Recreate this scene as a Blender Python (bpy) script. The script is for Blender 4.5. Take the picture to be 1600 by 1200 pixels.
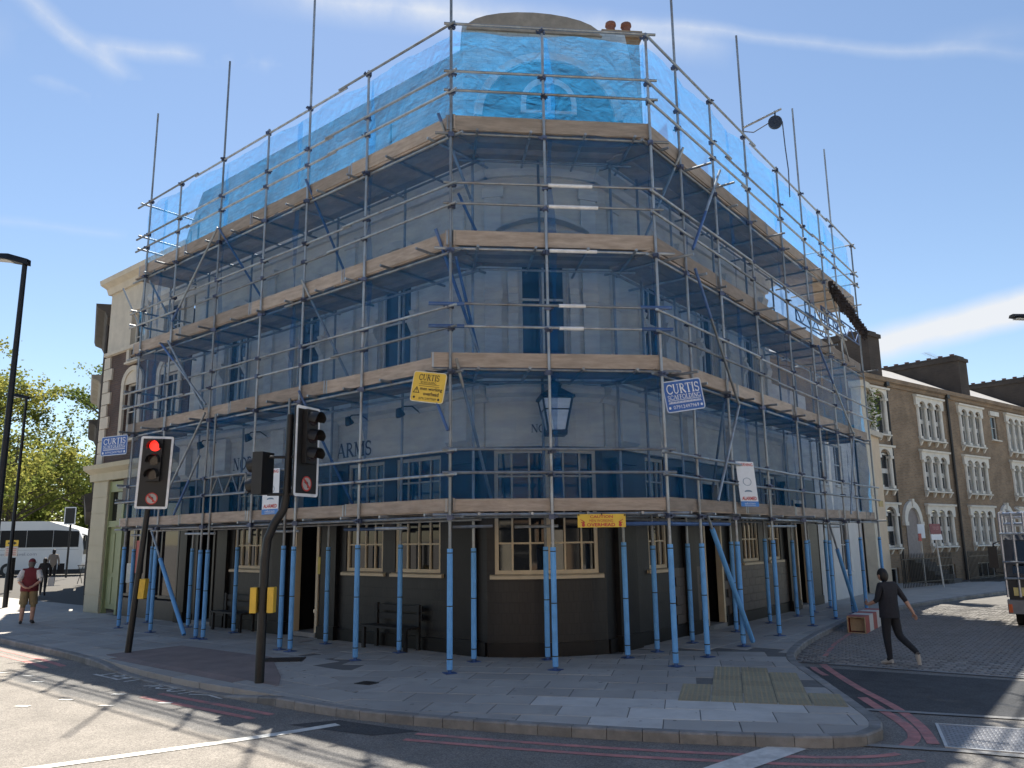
import bpy, bmesh, math, random
from mathutils import Vector, Matrix
random.seed(7)
for o in list(bpy.data.objects): bpy.data.objects.remove(o)
SC = bpy.context.scene; COL = SC.collection
R = math.radians
# ------------------------------------------------------------------ camera
CAM_H = 2.2; PITCH = R(10.94); ROLL = R(0.72)
fw = Vector((0, math.cos(PITCH), math.sin(PITCH))); u0 = Vector((0, -math.sin(PITCH), math.cos(PITCH))); r0 = Vector((1, 0, 0))
cup = u0*math.cos(ROLL)+r0*math.sin(ROLL); crt = r0*math.cos(ROLL)-u0*math.sin(ROLL)
cd = bpy.data.cameras.new('camera'); cam = bpy.data.objects.new('camera', cd); COL.objects.link(cam)
cam.matrix_world = Matrix(((crt.x, cup.x, -fw.x, 0), (crt.y, cup.y, -fw.y, 0), (crt.z, cup.z, -fw.z, CAM_H), (0, 0, 0, 1)))
cd.sensor_width = 36; cd.lens = 1254/1600*36; cd.clip_end = 3000; cd.clip_start = .05
SC.camera = cam
# ------------------------------------------------------------------ sky, sun, exposure
SUN_EL = R(58.2); SUN_H = Vector((-.21, .977)); SUN_H.normalize()
to_sun = Vector((SUN_H.x*math.cos(SUN_EL), SUN_H.y*math.cos(SUN_EL), math.sin(SUN_EL)))
W = bpy.data.worlds.new('World'); SC.world = W; W.use_nodes = True
wn = W.node_tree; N = wn.nodes; Lk = wn.links
for n in list(N): N.remove(n)
wo = N.new('ShaderNodeOutputWorld'); bg = N.new('ShaderNodeBackground'); bg.inputs[1].default_value = .064
sky = N.new('ShaderNodeTexSky'); sky.sky_type = 'NISHITA'; sky.sun_disc = False
sky.sun_elevation = SUN_EL; sky.sun_rotation = math.atan2(SUN_H.x, SUN_H.y)
sky.altitude = 50; sky.air_density = 1.0; sky.dust_density = .15; sky.ozone_density = 2.5
tc = N.new('ShaderNodeTexCoord')
def wmath(op, a, b=None, c=None, clamp=False):
    n = N.new('ShaderNodeMath'); n.operation = op; n.use_clamp = clamp
    for i, v in enumerate((a, b, c)):
        if v is None: continue
        if isinstance(v, (int, float)): n.inputs[i].default_value = v
        else: Lk.new(v, n.inputs[i])
    return n.outputs[0]
def wdot(vec, const):
    n = N.new('ShaderNodeVectorMath'); n.operation = 'DOT_PRODUCT'; Lk.new(vec, n.inputs[0]); n.inputs[1].default_value = const; return n.outputs['Value']
# thin high cirrus: wisps bent by noise along great-circle streaks, plus a faint veil
nz = N.new('ShaderNodeTexNoise'); nz.inputs['Scale'].default_value = 5.0; nz.inputs['Detail'].default_value = 5; Lk.new(tc.outputs['Generated'], nz.inputs['Vector'])
dv = N.new('ShaderNodeVectorMath'); dv.operation = 'SUBTRACT'; Lk.new(nz.outputs['Color'], dv.inputs[0]); dv.inputs[1].default_value = (.5, .5, .5)
ds = N.new('ShaderNodeVectorMath'); ds.operation = 'SCALE'; Lk.new(dv.outputs[0], ds.inputs[0]); ds.inputs['Scale'].default_value = .035
dd = N.new('ShaderNodeVectorMath'); dd.operation = 'ADD'; Lk.new(tc.outputs['Generated'], dd.inputs[0]); Lk.new(ds.outputs[0], dd.inputs[1])
D = dd.outputs[0]
fz = N.new('ShaderNodeTexNoise'); fz.inputs['Scale'].default_value = 13.0; fz.inputs['Detail'].default_value = 7; fz.inputs['Roughness'].default_value = .65; Lk.new(tc.outputs['Generated'], fz.inputs['Vector'])
fine = fz.outputs['Fac']
def azel(az, el): return Vector((math.sin(R(az))*math.cos(R(el)), math.cos(R(az))*math.cos(R(el)), math.sin(R(el))))
def streak(a, b, width, amp, wisp=.8):
    n = a.cross(b).normalized(); m = (a+b).normalized(); c = a.dot(m)
    dist = wmath('ABSOLUTE', wdot(D, n))
    across = wmath('POWER', wmath('SUBTRACT', 1.0, wmath('DIVIDE', dist, width), clamp=True), 1.4)
    al = wmath('DIVIDE', wmath('SUBTRACT', wdot(D, m), c), (1-c), clamp=True)
    al = wmath('POWER', al, .8)
    tex = wmath('ADD', wmath('MULTIPLY', fine, 2.0*wisp), .35-wisp*.55)
    return wmath('MULTIPLY', wmath('MULTIPLY', across, al), wmath('MULTIPLY', tex, amp))
STREAKS = [((-36, 33), (-25, 28),   .016, .75, .9), ((-31.5, 30.6), (-17, 31.2), .015, .8, .9), ((-21, 35.4), (17, 32.3), .03, .9, .9),
           ((-33.5, 28.4), (-25, 26.6), .012, .45, .9), ((6, 35.1), (37, 27), .01, .5, .8), ((20.6, 11.6), (46, 14.9), .027, 5.5, .2),
           ((-35, 19.3), (-28, 19.3), .008, .2, .9), ((26, 30), (38, 28.5), .02, .13, .9), ((-46, 24), (-33, 31), .03, .3, .9), ((45, 24), (75, 30), .04, .4, .9),
           ((100, 30), (150, 36), .04, .4, .9), ((190, 28), (235, 33), .04, .4, .9), ((-100, 33), (-60, 28), .04, .4, .9)]
cl = None
for a, b, w, amp, wi in STREAKS:
    s_ = streak(azel(*a), azel(*b), w, amp, wi); cl = s_ if cl is None else wmath('ADD', cl, s_)
sep = N.new('ShaderNodeSeparateXYZ'); Lk.new(tc.outputs['Generated'], sep.inputs[0])
cl = wmath('MINIMUM', wmath('MAXIMUM', cl, 0.0), 1.0)
mixc = N.new('ShaderNodeMix'); mixc.data_type = 'RGBA'
tint = N.new('ShaderNodeMix'); tint.data_type = 'RGBA'; tint.blend_type = 'MULTIPLY'; tint.inputs['Factor'].default_value = 1.0
tint.inputs[7].default_value = (1.04, 1.0, .95, 1); Lk.new(sky.outputs[0], tint.inputs[6])
Lk.new(cl, mixc.inputs['Factor']); Lk.new(tint.outputs[2], mixc.inputs[6]); mixc.inputs[7].default_value = (5.2, 5.4, 5.7, 1)
Lk.new(mixc.outputs[2], bg.inputs[0]); Lk.new(bg.outputs[0], wo.inputs[0])
sd = bpy.data.lights.new('sun', 'SUN'); sd.energy = 5.0; sd.angle = R(.53); sd.color = (1, .91, .78)
sun = bpy.data.objects.new('sun', sd); COL.objects.link(sun); sun.rotation_euler = to_sun.to_track_quat('Z', 'Y').to_euler(); sun.location = (-10, 40, 60)
SC.view_settings.view_transform = 'Standard'; SC.view_settings.look = 'None'; SC.view_settings.exposure = 1.35; SC.view_settings.gamma = 1
try: SC.view_settings.use_curve_mapping = False
except Exception: pass
SC.render.engine = 'CYCLES'; SC.cycles.transparent_max_bounces = 24; SC.cycles.max_bounces = 6

# ------------------------------------------------------------------ materials
MATS = {}
def mat(name, col, rough=.7, metal=0, var=.15, scale=6, bump=0, bscale=None, rnd=0, spec=.5, stretch=(1, 1, 1), emit=None, dirt=None, col2=None):
    if name in MATS: return MATS[name]
    m = bpy.data.materials.new(name); m.use_nodes = True; t = m.node_tree; b = t.nodes['Principled BSDF']
    b.inputs['Roughness'].default_value = rough; b.inputs['Metallic'].default_value = metal; b.inputs['Specular IOR Level'].default_value = spec
    c = Vector(col[:3])
    tcn = t.nodes.new('ShaderNodeTexCoord'); mp = t.nodes.new('ShaderNodeMapping'); mp.inputs['Scale'].default_value = stretch
    t.links.new(tcn.outputs['Object'], mp.inputs[0])
    nzz = t.nodes.new('ShaderNodeTexNoise'); nzz.inputs['Scale'].default_value = scale; nzz.inputs['Detail'].default_value = 6; nzz.inputs['Roughness'].default_value = .62
    t.links.new(mp.outputs[0], nzz.inputs['Vector'])
    rp = t.nodes.new('ShaderNodeValToRGB'); rp.color_ramp.elements[0].position = .3; rp.color_ramp.elements[1].position = .7
    lo = c*(1-var); hi = Vector(col2) if col2 else c*(1+var)
    rp.color_ramp.elements[0].color = (*lo, 1); rp.color_ramp.elements[1].color = (min(hi.x, 1), min(hi.y, 1), min(hi.z, 1), 1)
    t.links.new(nzz.outputs['Fac'], rp.inputs[0]); out = rp.outputs[0]
    if dirt:
        n2 = t.nodes.new('ShaderNodeTexNoise'); n2.inputs['Scale'].default_value = dirt[0]; n2.inputs['Detail'].default_value = 8; n2.inputs['Roughness'].default_value = .7
        t.links.new(tcn.outputs['Object'], n2.inputs['Vector'])
        r2 = t.nodes.new('ShaderNodeValToRGB'); r2.color_ramp.elements[0].position = .48; r2.color_ramp.elements[1].position = .75
        r2.color_ramp.elements[0].color = (0, 0, 0, 1); r2.color_ramp.elements[1].color = (dirt[1],)*3+(1,)
        t.links.new(n2.outputs['Fac'], r2.inputs[0])
        mx = t.nodes.new('ShaderNodeMix'); mx.data_type = 'RGBA'; t.links.new(r2.outputs[0], mx.inputs['Factor']); t.links.new(out, mx.inputs[6]); mx.inputs[7].default_value = (*dirt[2], 1); out = mx.outputs[2]
    if rnd:
        oi = t.nodes.new('ShaderNodeObjectInfo'); hs = t.nodes.new('ShaderNodeHueSaturation')
        mr = t.nodes.new('ShaderNodeMapRange'); mr.inputs['To Min'].default_value = 1-rnd; mr.inputs['To Max'].default_value = 1+rnd
        t.links.new(oi.outputs['Random'], mr.inputs[0]); t.links.new(mr.outputs[0], hs.inputs['Value']); t.links.new(out, hs.inputs['Color']); out = hs.outputs[0]
    t.links.new(out, b.inputs['Base Color'])
    if bump:
        n3 = t.nodes.new('ShaderNodeTexNoise'); n3.inputs['Scale'].default_value = bscale or scale*4; n3.inputs['Detail'].default_value = 5
        t.links.new(mp.outputs[0], n3.inputs['Vector'])
        bp = t.nodes.new('ShaderNodeBump'); bp.inputs['Strength'].default_value = bump; bp.inputs['Distance'].default_value = .02
        t.links.new(n3.outputs['Fac'], bp.inputs['Height']); t.links.new(bp.outputs[0], b.inputs['Normal'])
    if emit:
        b.inputs['Emission Color'].default_value = (*emit[0], 1); b.inputs['Emission Strength'].default_value = emit[1]
    MATS[name] = m; return m
def brickmat(name, c1, c2, mortar, bw=.225, bh=.075, rough=.85, bump=.5, frame=None, msize=.012):
    """bricks too far off to build one by one; frame = unit vector along the wall"""
    m = bpy.data.materials.new(name); m.use_nodes = True; t = m.node_tree; b = t.nodes['Principled BSDF']; b.inputs['Roughness'].default_value = rough
    tcn = t.nodes.new('ShaderNodeTexCoord')
    dp = t.nodes.new('ShaderNodeVectorMath'); dp.operation = 'DOT_PRODUCT'; t.links.new(tcn.outputs['Object'], dp.inputs[0]); dp.inputs[1].default_value = (frame[0], frame[1], 0)
    sp = t.nodes.new('ShaderNodeSeparateXYZ'); t.links.new(tcn.outputs['Object'], sp.inputs[0])
    cb = t.nodes.new('ShaderNodeCombineXYZ'); t.links.new(dp.outputs['Value'], cb.inputs[0]); t.links.new(sp.outputs['Z'], cb.inputs[1])
    bk = t.nodes.new('ShaderNodeTexBrick'); bk.inputs['Scale'].default_value = 1; bk.inputs['Brick Width'].default_value = bw; bk.inputs['Row Height'].default_value = bh; bk.inputs['Mortar Size'].default_value = msize
    bk.inputs['Color1'].default_value = (*c1, 1); bk.inputs['Color2'].default_value = (*c2, 1); bk.inputs['Mortar'].default_value = (*mortar, 1); t.links.new(cb.outputs[0], bk.inputs['Vector'])
    nzz = t.nodes.new('ShaderNodeTexNoise'); nzz.inputs['Scale'].default_value = 1.1; nzz.inputs['Detail'].default_value = 8; t.links.new(tcn.outputs['Object'], nzz.inputs['Vector'])
    mr = t.nodes.new('ShaderNodeMapRange'); mr.inputs['From Min'].default_value = .3; mr.inputs['From Max'].default_value = .7; mr.inputs['To Min'].default_value = .7; mr.inputs['To Max'].default_value = 1.2; t.links.new(nzz.outputs['Fac'], mr.inputs[0])
    hs = t.nodes.new('ShaderNodeHueSaturation'); t.links.new(mr.outputs[0], hs.inputs['Value']); t.links.new(bk.outputs['Color'], hs.inputs['Color']); t.links.new(hs.outputs[0], b.inputs['Base Color'])
    bp = t.nodes.new('ShaderNodeBump'); bp.inputs['Strength'].default_value = bump; bp.inputs['Distance'].default_value = .01; bp.invert = True; t.links.new(bk.outputs['Fac'], bp.inputs['Height']); t.links.new(bp.outputs[0], b.inputs['Normal'])
    MATS[name] = m; return m
def netmat(name, tr, col, fac):
    m = bpy.data.materials.new(name); m.use_nodes = True; t = m.node_tree
    for n in list(t.nodes): t.nodes.remove(n)
    o = t.nodes.new('ShaderNodeOutputMaterial'); T_ = t.nodes.new('ShaderNodeBsdfTransparent'); T_.inputs[0].default_value = (*tr, 1)
    d = t.nodes.new('ShaderNodeBsdfDiffuse'); d.inputs[0].default_value = (*col, 1); l = t.nodes.new('ShaderNodeBsdfTranslucent'); l.inputs[0].default_value = (*col, 1)
    m1 = t.nodes.new('ShaderNodeMixShader'); m1.inputs[0].default_value = .78; t.links.new(d.outputs[0], m1.inputs[1]); t.links.new(l.outputs[0], m1.inputs[2])
    m2 = t.nodes.new('ShaderNodeMixShader'); tcn = t.nodes.new('ShaderNodeTexCoord'); cr = t.nodes.new('ShaderNodeTexNoise'); cr.inputs['Scale'].default_value = 3.2; cr.inputs['Detail'].default_value = 7; cr.inputs['Distortion'].default_value = 1.2; t.links.new(tcn.outputs['Object'], cr.inputs['Vector']); bpn = t.nodes.new('ShaderNodeBump'); bpn.inputs['Strength'].default_value = .9; bpn.inputs['Distance'].default_value = .09; t.links.new(cr.outputs['Fac'], bpn.inputs['Height']); t.links.new(bpn.outputs[0], d.inputs['Normal']); t.links.new(bpn.outputs[0], l.inputs['Normal']); nzz = t.nodes.new('ShaderNodeTexNoise'); nzz.inputs['Scale'].default_value = 2.2; nzz.inputs['Detail'].default_value = 9; nzz.inputs['Roughness'].default_value = .7
    mp = t.nodes.new('ShaderNodeMapping'); mp.inputs['Scale'].default_value = (.5, .5, 2.2); t.links.new(tcn.outputs['Object'], mp.inputs[0]); t.links.new(mp.outputs[0], nzz.inputs['Vector'])
    mr = t.nodes.new('ShaderNodeMapRange'); mr.inputs['From Min'].default_value = .3; mr.inputs['From Max'].default_value = .7; mr.inputs['To Min'].default_value = fac*.62; mr.inputs['To Max'].default_value = fac*1.4
    t.links.new(nzz.outputs['Fac'], mr.inputs[0]); t.links.new(mr.outputs[0], m2.inputs[0]); t.links.new(T_.outputs[0], m2.inputs[1]); t.links.new(m1.outputs[0], m2.inputs[2]); t.links.new(m2.outputs[0], o.inputs[0])
    MATS[name] = m; return m
def leafmat(name, c, tr=.45):
    m = bpy.data.materials.new(name); m.use_nodes = True; t = m.node_tree
    for n in list(t.nodes): t.nodes.remove(n)
    o = t.nodes.new('ShaderNodeOutputMaterial'); d = t.nodes.new('ShaderNodeBsdfDiffuse'); l = t.nodes.new('ShaderNodeBsdfTranslucent'); mx = t.nodes.new('ShaderNodeMixShader'); mx.inputs[0].default_value = tr
    tcn = t.nodes.new('ShaderNodeTexCoord'); nzz = t.nodes.new('ShaderNodeTexNoise'); nzz.inputs['Scale'].default_value = .5; t.links.new(tcn.outputs['Object'], nzz.inputs['Vector'])
    rp = t.nodes.new('ShaderNodeValToRGB'); rp.color_ramp.elements[0].position = .35; rp.color_ramp.elements[1].position = .65
    rp.color_ramp.elements[0].color = (c[0]*.7, c[1]*.75, c[2]*.7, 1); rp.color_ramp.elements[1].color = (c[0]*1.4, c[1]*1.15, c[2], 1); t.links.new(nzz.outputs['Fac'], rp.inputs[0])
    for s_ in (d, l): t.links.new(rp.outputs[0], s_.inputs[0])
    t.links.new(d.outputs[0], mx.inputs[1]); t.links.new(l.outputs[0], mx.inputs[2]); t.links.new(mx.outputs[0], o.inputs[0]); MATS[name] = m; return m

# ------------------------------------------------------------------ mesh helpers
WLOC = {}
ident = lambda a, b, c: Vector((a, b, c))
class MB:
    def __init__(s, fr=None): s.v = []; s.f = []; s.m = []; s.fr = fr or ident
    def raw(s, pts, faces, mi=0):
        n = len(s.v); s.v += [Vector(p) for p in pts]; s.f += [tuple(i+n for i in f) for f in faces]; s.m += [mi]*len(faces); return s
    def add(s, pts, faces, mi=0): return s.raw([s.fr(*p) for p in pts], faces, mi)
    def box(s, a0, a1, b0, b1, c0, c1, mi=0, seg=1):
        P = []; F = []
        for i in range(seg+1):
            a = a0+(a1-a0)*i/seg; P += [(a, b0, c0), (a, b1, c0), (a, b1, c1), (a, b0, c1)]
        for i in range(seg):
            k = i*4
            for j in range(4): F.append((k+j, k+(j+1) % 4, k+4+(j+1) % 4, k+4+j))
        F += [(0, 1, 2, 3), tuple(seg*4+j for j in (3, 2, 1, 0))]
        return s.add(P, F, mi)
    def wtube(s, p, q, r, n=8, r2=None, mi=0, caps=True):
        p = Vector(p); q = Vector(q); r2 = r if r2 is None else r2; d = (q-p)
        if d.length < 1e-6: return s
        d.normalize(); u = d.orthogonal().normalized(); w = d.cross(u); P = []
        for c, rr in ((p, r), (q, r2)):
            for i in range(n): t = 2*math.pi*i/n; P.append(c+(u*math.cos(t)+w*math.sin(t))*rr)
        F = [(i, (i+1) % n, n+(i+1) % n, n+i) for i in range(n)]
        if caps: F += [tuple(range(n-1, -1, -1)), tuple(range(n, 2*n))]
        return s.raw(P, F, mi)
    def tube(s, p, q, r, n=8, r2=None, mi=0, caps=True): return s.wtube(s.fr(*p), s.fr(*q), r, n, r2, mi, caps)
    def chain(s, pts, rads, n=8, mi=0):
        P = []; F = []; pts = [s.fr(*p) for p in pts]; u = None
        for k, c in enumerate(pts):
            d = (pts[min(k+1, len(pts)-1)]-pts[max(k-1, 0)]).normalized()
            u = d.orthogonal().normalized() if u is None else (u-d*u.dot(d)).normalized(); w = d.cross(u)
            for i in range(n): t = 2*math.pi*i/n; P.append(c+(u*math.cos(t)+w*math.sin(t))*rads[k])
        for k in range(len(pts)-1):
            for i in range(n): F.append((k*n+i, k*n+(i+1) % n, (k+1)*n+(i+1) % n, (k+1)*n+i))
        F += [tuple(range(n-1, -1, -1)), tuple(range((len(pts)-1)*n, len(pts)*n))]
        return s.raw(P, F, mi)
    def ell(s, c, rx, ry, rz, n=10, m=7, mi=0, z0=-1.0, z1=1.0):
        c = s.fr(*c); P = []; F = []
        for j in range(m+1):
            zz = z0+(z1-z0)*j/m; zz = math.sin(math.asin(max(-1, min(1, z0)))+(math.asin(min(1, z1))-math.asin(max(-1, z0)))*j/m); rr = math.sqrt(max(1e-6, 1-zz*zz))
            for i in range(n): t = 2*math.pi*i/n; P.append(c+Vector((rx*rr*math.cos(t), ry*rr*math.sin(t), rz*zz)))
        for j in range(m):
            for i in range(n): F.append((j*n+i, j*n+(i+1) % n, (j+1)*n+(i+1) % n, (j+1)*n+i))
        F += [tuple(range(n-1, -1, -1)), tuple(range(m*n, m*n+n))]
        return s.raw(P, F, mi)
    def prism(s, poly, z0, z1, mi=0):
        """poly of (a,b) extruded in c"""
        n = len(poly); P = [(a, b, z0) for a, b in poly]+[(a, b, z1) for a, b in poly]
        F = [tuple(range(n-1, -1, -1)), tuple(range(n, 2*n))]+[(i, (i+1) % n, n+(i+1) % n, n+i) for i in range(n)]
        return s.add(P, F, mi)
    def prof(s, poly, a0, a1, mi=0, seg=1):
        """profile of (b,c) swept along a"""
        n = len(poly); P = []; F = []
        for i in range(seg+1): a = a0+(a1-a0)*i/seg; P += [(a, b, c) for b, c in poly]
        for i in range(seg):
            for j in range(n): F.append((i*n+j, i*n+(j+1) % n, (i+1)*n+(j+1) % n, (i+1)*n+j))
        F += [tuple(range(n)), tuple(seg*n+j for j in range(n-1, -1, -1))]
        return s.add(P, F, mi)
    def plate(s, poly, b0, b1, mi=0):
        """poly of (a,c) given thickness in b"""
        n = len(poly); P = [(a, b0, c) for a, c in poly]+[(a, b1, c) for a, c in poly]
        F = [tuple(range(n-1, -1, -1)), tuple(range(n, 2*n))]+[(i, (i+1) % n, n+(i+1) % n, n+i) for i in range(n)]
        return s.add(P, F, mi)
    def mesh(s, name, mats, smooth=False, recalc=True, org=Vector((0, 0, 0))):
        me = bpy.data.meshes.new(name); me.from_pydata([tuple(v-org) for v in s.v], [], s.f)
        mats = mats if isinstance(mats, (list, tuple)) else [mats]
        for m in mats: me.materials.append(m)
        if len(mats) > 1: me.polygons.foreach_set('material_index', s.m)
        if recalc:
            bm = bmesh.new(); bm.from_mesh(me); bmesh.ops.recalc_face_normals(bm, faces=bm.faces); bm.to_mesh(me); bm.free()
        if smooth: me.polygons.foreach_set('use_smooth', [True]*len(me.polygons)); me.update()
        if smooth:
            try: me.set_sharp_from_angle(angle=R(40))
            except Exception: pass
        return me
    def build(s, name, mats, parent=None, smooth=False, recalc=True, loc=None):
        org = WLOC[parent] if parent is not None else (Vector(loc) if loc is not None else Vector((0, 0, 0)))
        o = bpy.data.objects.new(name, s.mesh(name, mats, smooth, recalc, org)); COL.objects.link(o)
        if parent is not None: o.parent = parent
        else: o.location = org
        WLOC[o] = org; return o
def tag(o, label=None, cat=None, group=None, kind=None):
    for k, v in (('label', label), ('category', cat), ('group', group), ('kind', kind)):
        if v: o[k] = v
    return o
def thing(name, loc, label=None, cat=None, group=None, kind=None):
    o = bpy.data.objects.new(name, None); COL.objects.link(o); o.location = loc; o.empty_display_size = .2; WLOC[o] = Vector(loc)
    return tag(o, label, cat, group, kind)
def inst(name, me, parent, wloc, rot=None):
    o = bpy.data.objects.new(name, me); COL.objects.link(o)
    M = (rot.to_4x4() if rot else Matrix.Identity(4)); M.translation = Vector(wloc)-(WLOC[parent] if parent is not None else Vector((0, 0, 0)))
    if parent is not None: o.parent = parent
    o.matrix_basis = M; WLOC[o] = Vector(wloc); return o
def axes(x, y, z): return Matrix((x, y, z)).transposed()
# text: the built-in face, as thin mesh, laid on a frame
_tc = {}
def textpts(txt, size=1.0, bold=0.0):
    k = (txt, bold)
    if k not in _tc:
        cu = bpy.data.curves.new('lettering', 'FONT'); cu.body = txt; cu.size = 1; cu.resolution_u = 2; cu.offset = bold
        ob = bpy.data.objects.new('lettering', cu); COL.objects.link(ob); dg = bpy.context.evaluated_depsgraph_get(); dg.update()
        me = bpy.data.meshes.new_from_object(ob.evaluated_get(dg)); vs = [tuple(v.co) for v in me.vertices]; fs = [tuple(p.vertices) for p in me.polygons]
        bpy.data.objects.remove(ob); bpy.data.curves.remove(cu); bpy.data.meshes.remove(me)
        xs = [v[0] for v in vs]; ys = [v[1] for v in vs]; x0, x1, y0, y1 = min(xs), max(xs), min(ys), max(ys)
        _tc[k] = ([((v[0]-x0)/(x1-x0), (v[1]-y0)/(y1-y0)) for v in vs], fs)
    return _tc[k]
def lettering(mb, fr2, txt, x0, x1, y0, y1, mi=0, bold=.0):
    """fr2(x, y) -> world point"""
    vs, fs = textpts(txt, 1, bold); mb.raw([fr2(x0+(x1-x0)*a, y0+(y1-y0)*b) for a, b in vs], fs, mi)
def arcpts(cx, cy, rx, ry, a0, a1, n=12): return [(cx+rx*math.cos(R(a0+(a1-a0)*i/n)), cy+ry*math.sin(R(a0+(a1-a0)*i/n))) for i in range(n+1)]
SER = {}
def _g(): # a plain roman (serif) capital alphabet: strokes of (points, thickness), plus serif bars
    T, t = .17, .07; V = lambda x, w=T, a=0, b=1: ([(x, a), (x, b)], w); H = lambda y, a, b, w=t: ([(a, y), (b, y)], w); sf = lambda x, y, w=.26: ([(x-w/2, y), (x+w/2, y)], .055)
    b_, tp = .027, .973
    SER.update(
        A=(.9, [([(.08, 0), (.43, 1)], t), ([(.43, 1), (.8, 0)], T), H(.35, .2, .68), sf(.08, b_), sf(.8, b_, .3)]),
        B=(.75, [V(.2), (arcpts(.3, .76, .3, .22, 90, -90), .12), (arcpts(.3, .27, .38, .25, 90, -90), .13), H(b_, .07, .35), H(tp, .07, .35), H(.53, .2, .4)]),
        C=(.85, [(arcpts(.48, .5, .38, .46, 40, 320, 20), .13), V(.8, .05, .68, .95), ([(.76, .2), (.8, .28)], .05)]),
        D=(.9, [V(.2), (arcpts(.3, .5, .48, .46, 90, -90, 16), .13), H(b_+.01, .07, .35), H(tp-.01, .07, .35)]),
        E=(.72, [V(.2), H(b_, .07, .65), H(tp, .07, .63), H(.52, .2, .5), V(.64, .05, 0, .2), V(.62, .05, .8, 1)]),
        F=(.68, [V(.2), H(tp, .07, .63), H(.52, .2, .5), V(.62, .05, .8, 1), sf(.2, b_, .32)]),
        G=(.9, [(arcpts(.48, .5, .38, .46, 40, 330, 20), .13), V(.8, .13, .05, .42), sf(.78, .42, .28)]),
        H=(.95, [V(.2), V(.75), H(.5, .2, .75), sf(.2, b_), sf(.2, tp), sf(.75, b_), sf(.75, tp)]),
        I=(.42, [V(.21), sf(.21, b_, .34), sf(.21, tp, .34)]),
        L=(.7, [V(.2), H(b_, .07, .62), V(.62, .05, 0, .25), sf(.2, tp, .32)]),
        M=(1.1, [V(.15, t), V(.92), ([(.17, 1), (.53, .05)], T), ([(.53, .05), (.9, 1)], t), sf(.15, b_), sf(.92, b_, .3), sf(.13, tp), sf(.95, tp)]),
        N=(.95, [V(.18, t), V(.78, t), ([(.2, 1), (.76, .02)], T), sf(.18, b_), sf(.15, tp), sf(.78, tp)]),
        O=(.95, [(arcpts(.47, .5, .39, .46, 0, 360, 24), .13)]),
        R=(.85, [V(.2), (arcpts(.3, .74, .3, .23, 90, -90), .12), ([(.4, .5), (.78, .02)], T), H(tp, .07, .35), H(.51, .2, .35), sf(.2, b_, .3), sf(.8, b_, .14)]),
        S=(.65, [(arcpts(.32, .73, .22, .235, 30, 250, 12)+arcpts(.33, .26, .24, .235, 75, -150, 12), .12), V(.55, .05, .72, .95), V(.07, .05, .05, .28)]),
        T=(.8, [V(.4), H(tp, .05, .75), V(.06, .05, .75, 1), V(.74, .05, .75, 1), sf(.4, b_, .32)]),
        U=(.9, [V(.2, T, .35, 1), V(.72, t, .35, 1), (arcpts(.46, .36, .26, .32, 180, 360, 12), .11), sf(.2, tp), sf(.72, tp)]))
    SER[' '] = (.45, [])
_g()
def serif(mb, fr2, txt, x0, x1, y0, y1, mi=0):
    tot = sum(SER[c][0] for c in txt); k = (x1-x0)/tot; x = x0; h = y1-y0
    for c in txt:
        w, st = SER[c]
        for pts, th in st:
            for (ax, ay), (bx, by) in zip(pts[:-1], pts[1:]):
                dx, dy = bx-ax, by-ay; L = math.hypot(dx, dy) or 1; nx, ny = -dy/L*th/2, dx/L*th/2; ex, ey = dx/L*th*.12, dy/L*th*.12
                q = [(ax+nx-ex, ay+ny-ey), (bx+nx+ex, by+ny+ey), (bx-nx+ex, by-ny+ey), (ax-nx-ex, ay-ny-ey)]
                mb.raw([fr2(x+u*k, y0+v*h) for u, v in q], [(0, 1, 2, 3)], mi)
        x += w*k
# ------------------------------------------------------------------ plan frames (metres): street corner, faces left / front / right
A = Vector((-1.108, 14.148)); B = Vector((2.779, 14.580))
dL = Vector((-.76098, .64878)); nL = Vector((.64878, .76098)); dF = Vector((.99388, .11043)); nF = Vector((-.11043, .99388)); dR = Vector((.60331, .79750)); nR = Vector((-.79750, .60331))
WO = 1.8
def v3(p, z): return Vector((p.x, p.y, z))
SL = lambda s, o, z: v3(A+dL*s+nL*o, z)       # scaffold faces, o = metres behind the outer row of tubes
SF = lambda s, o, z: v3(A+dF*s+nF*o, z)
SR = lambda s, o, z: v3(B+dR*s+nR*o, z)
WL = lambda s, o, z: SL(s, WO-o, z)            # pub walls, o = metres in front of the wall
WR = lambda s, o, z: SR(s, WO-o, z)
bow = lambda s: .22*max(0, 1-((s-1.955)/1.2)**2)
WF = lambda s, o, z: SF(s, WO-o-bow(s), z)
T0 = Vector((16.0, 36.5)); dT = Vector((.788, .616)); nT = Vector((-.616, .788))
WT = lambda s, o, z: v3(T0+dT*s-nT*o, z)
N0 = Vector((-14.5, 28.15)); dN = Vector((-.466, .885)); nN = Vector((.885, .466))
WN = lambda s, o, z: v3(N0+dN*s-nN*o, z)
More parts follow.
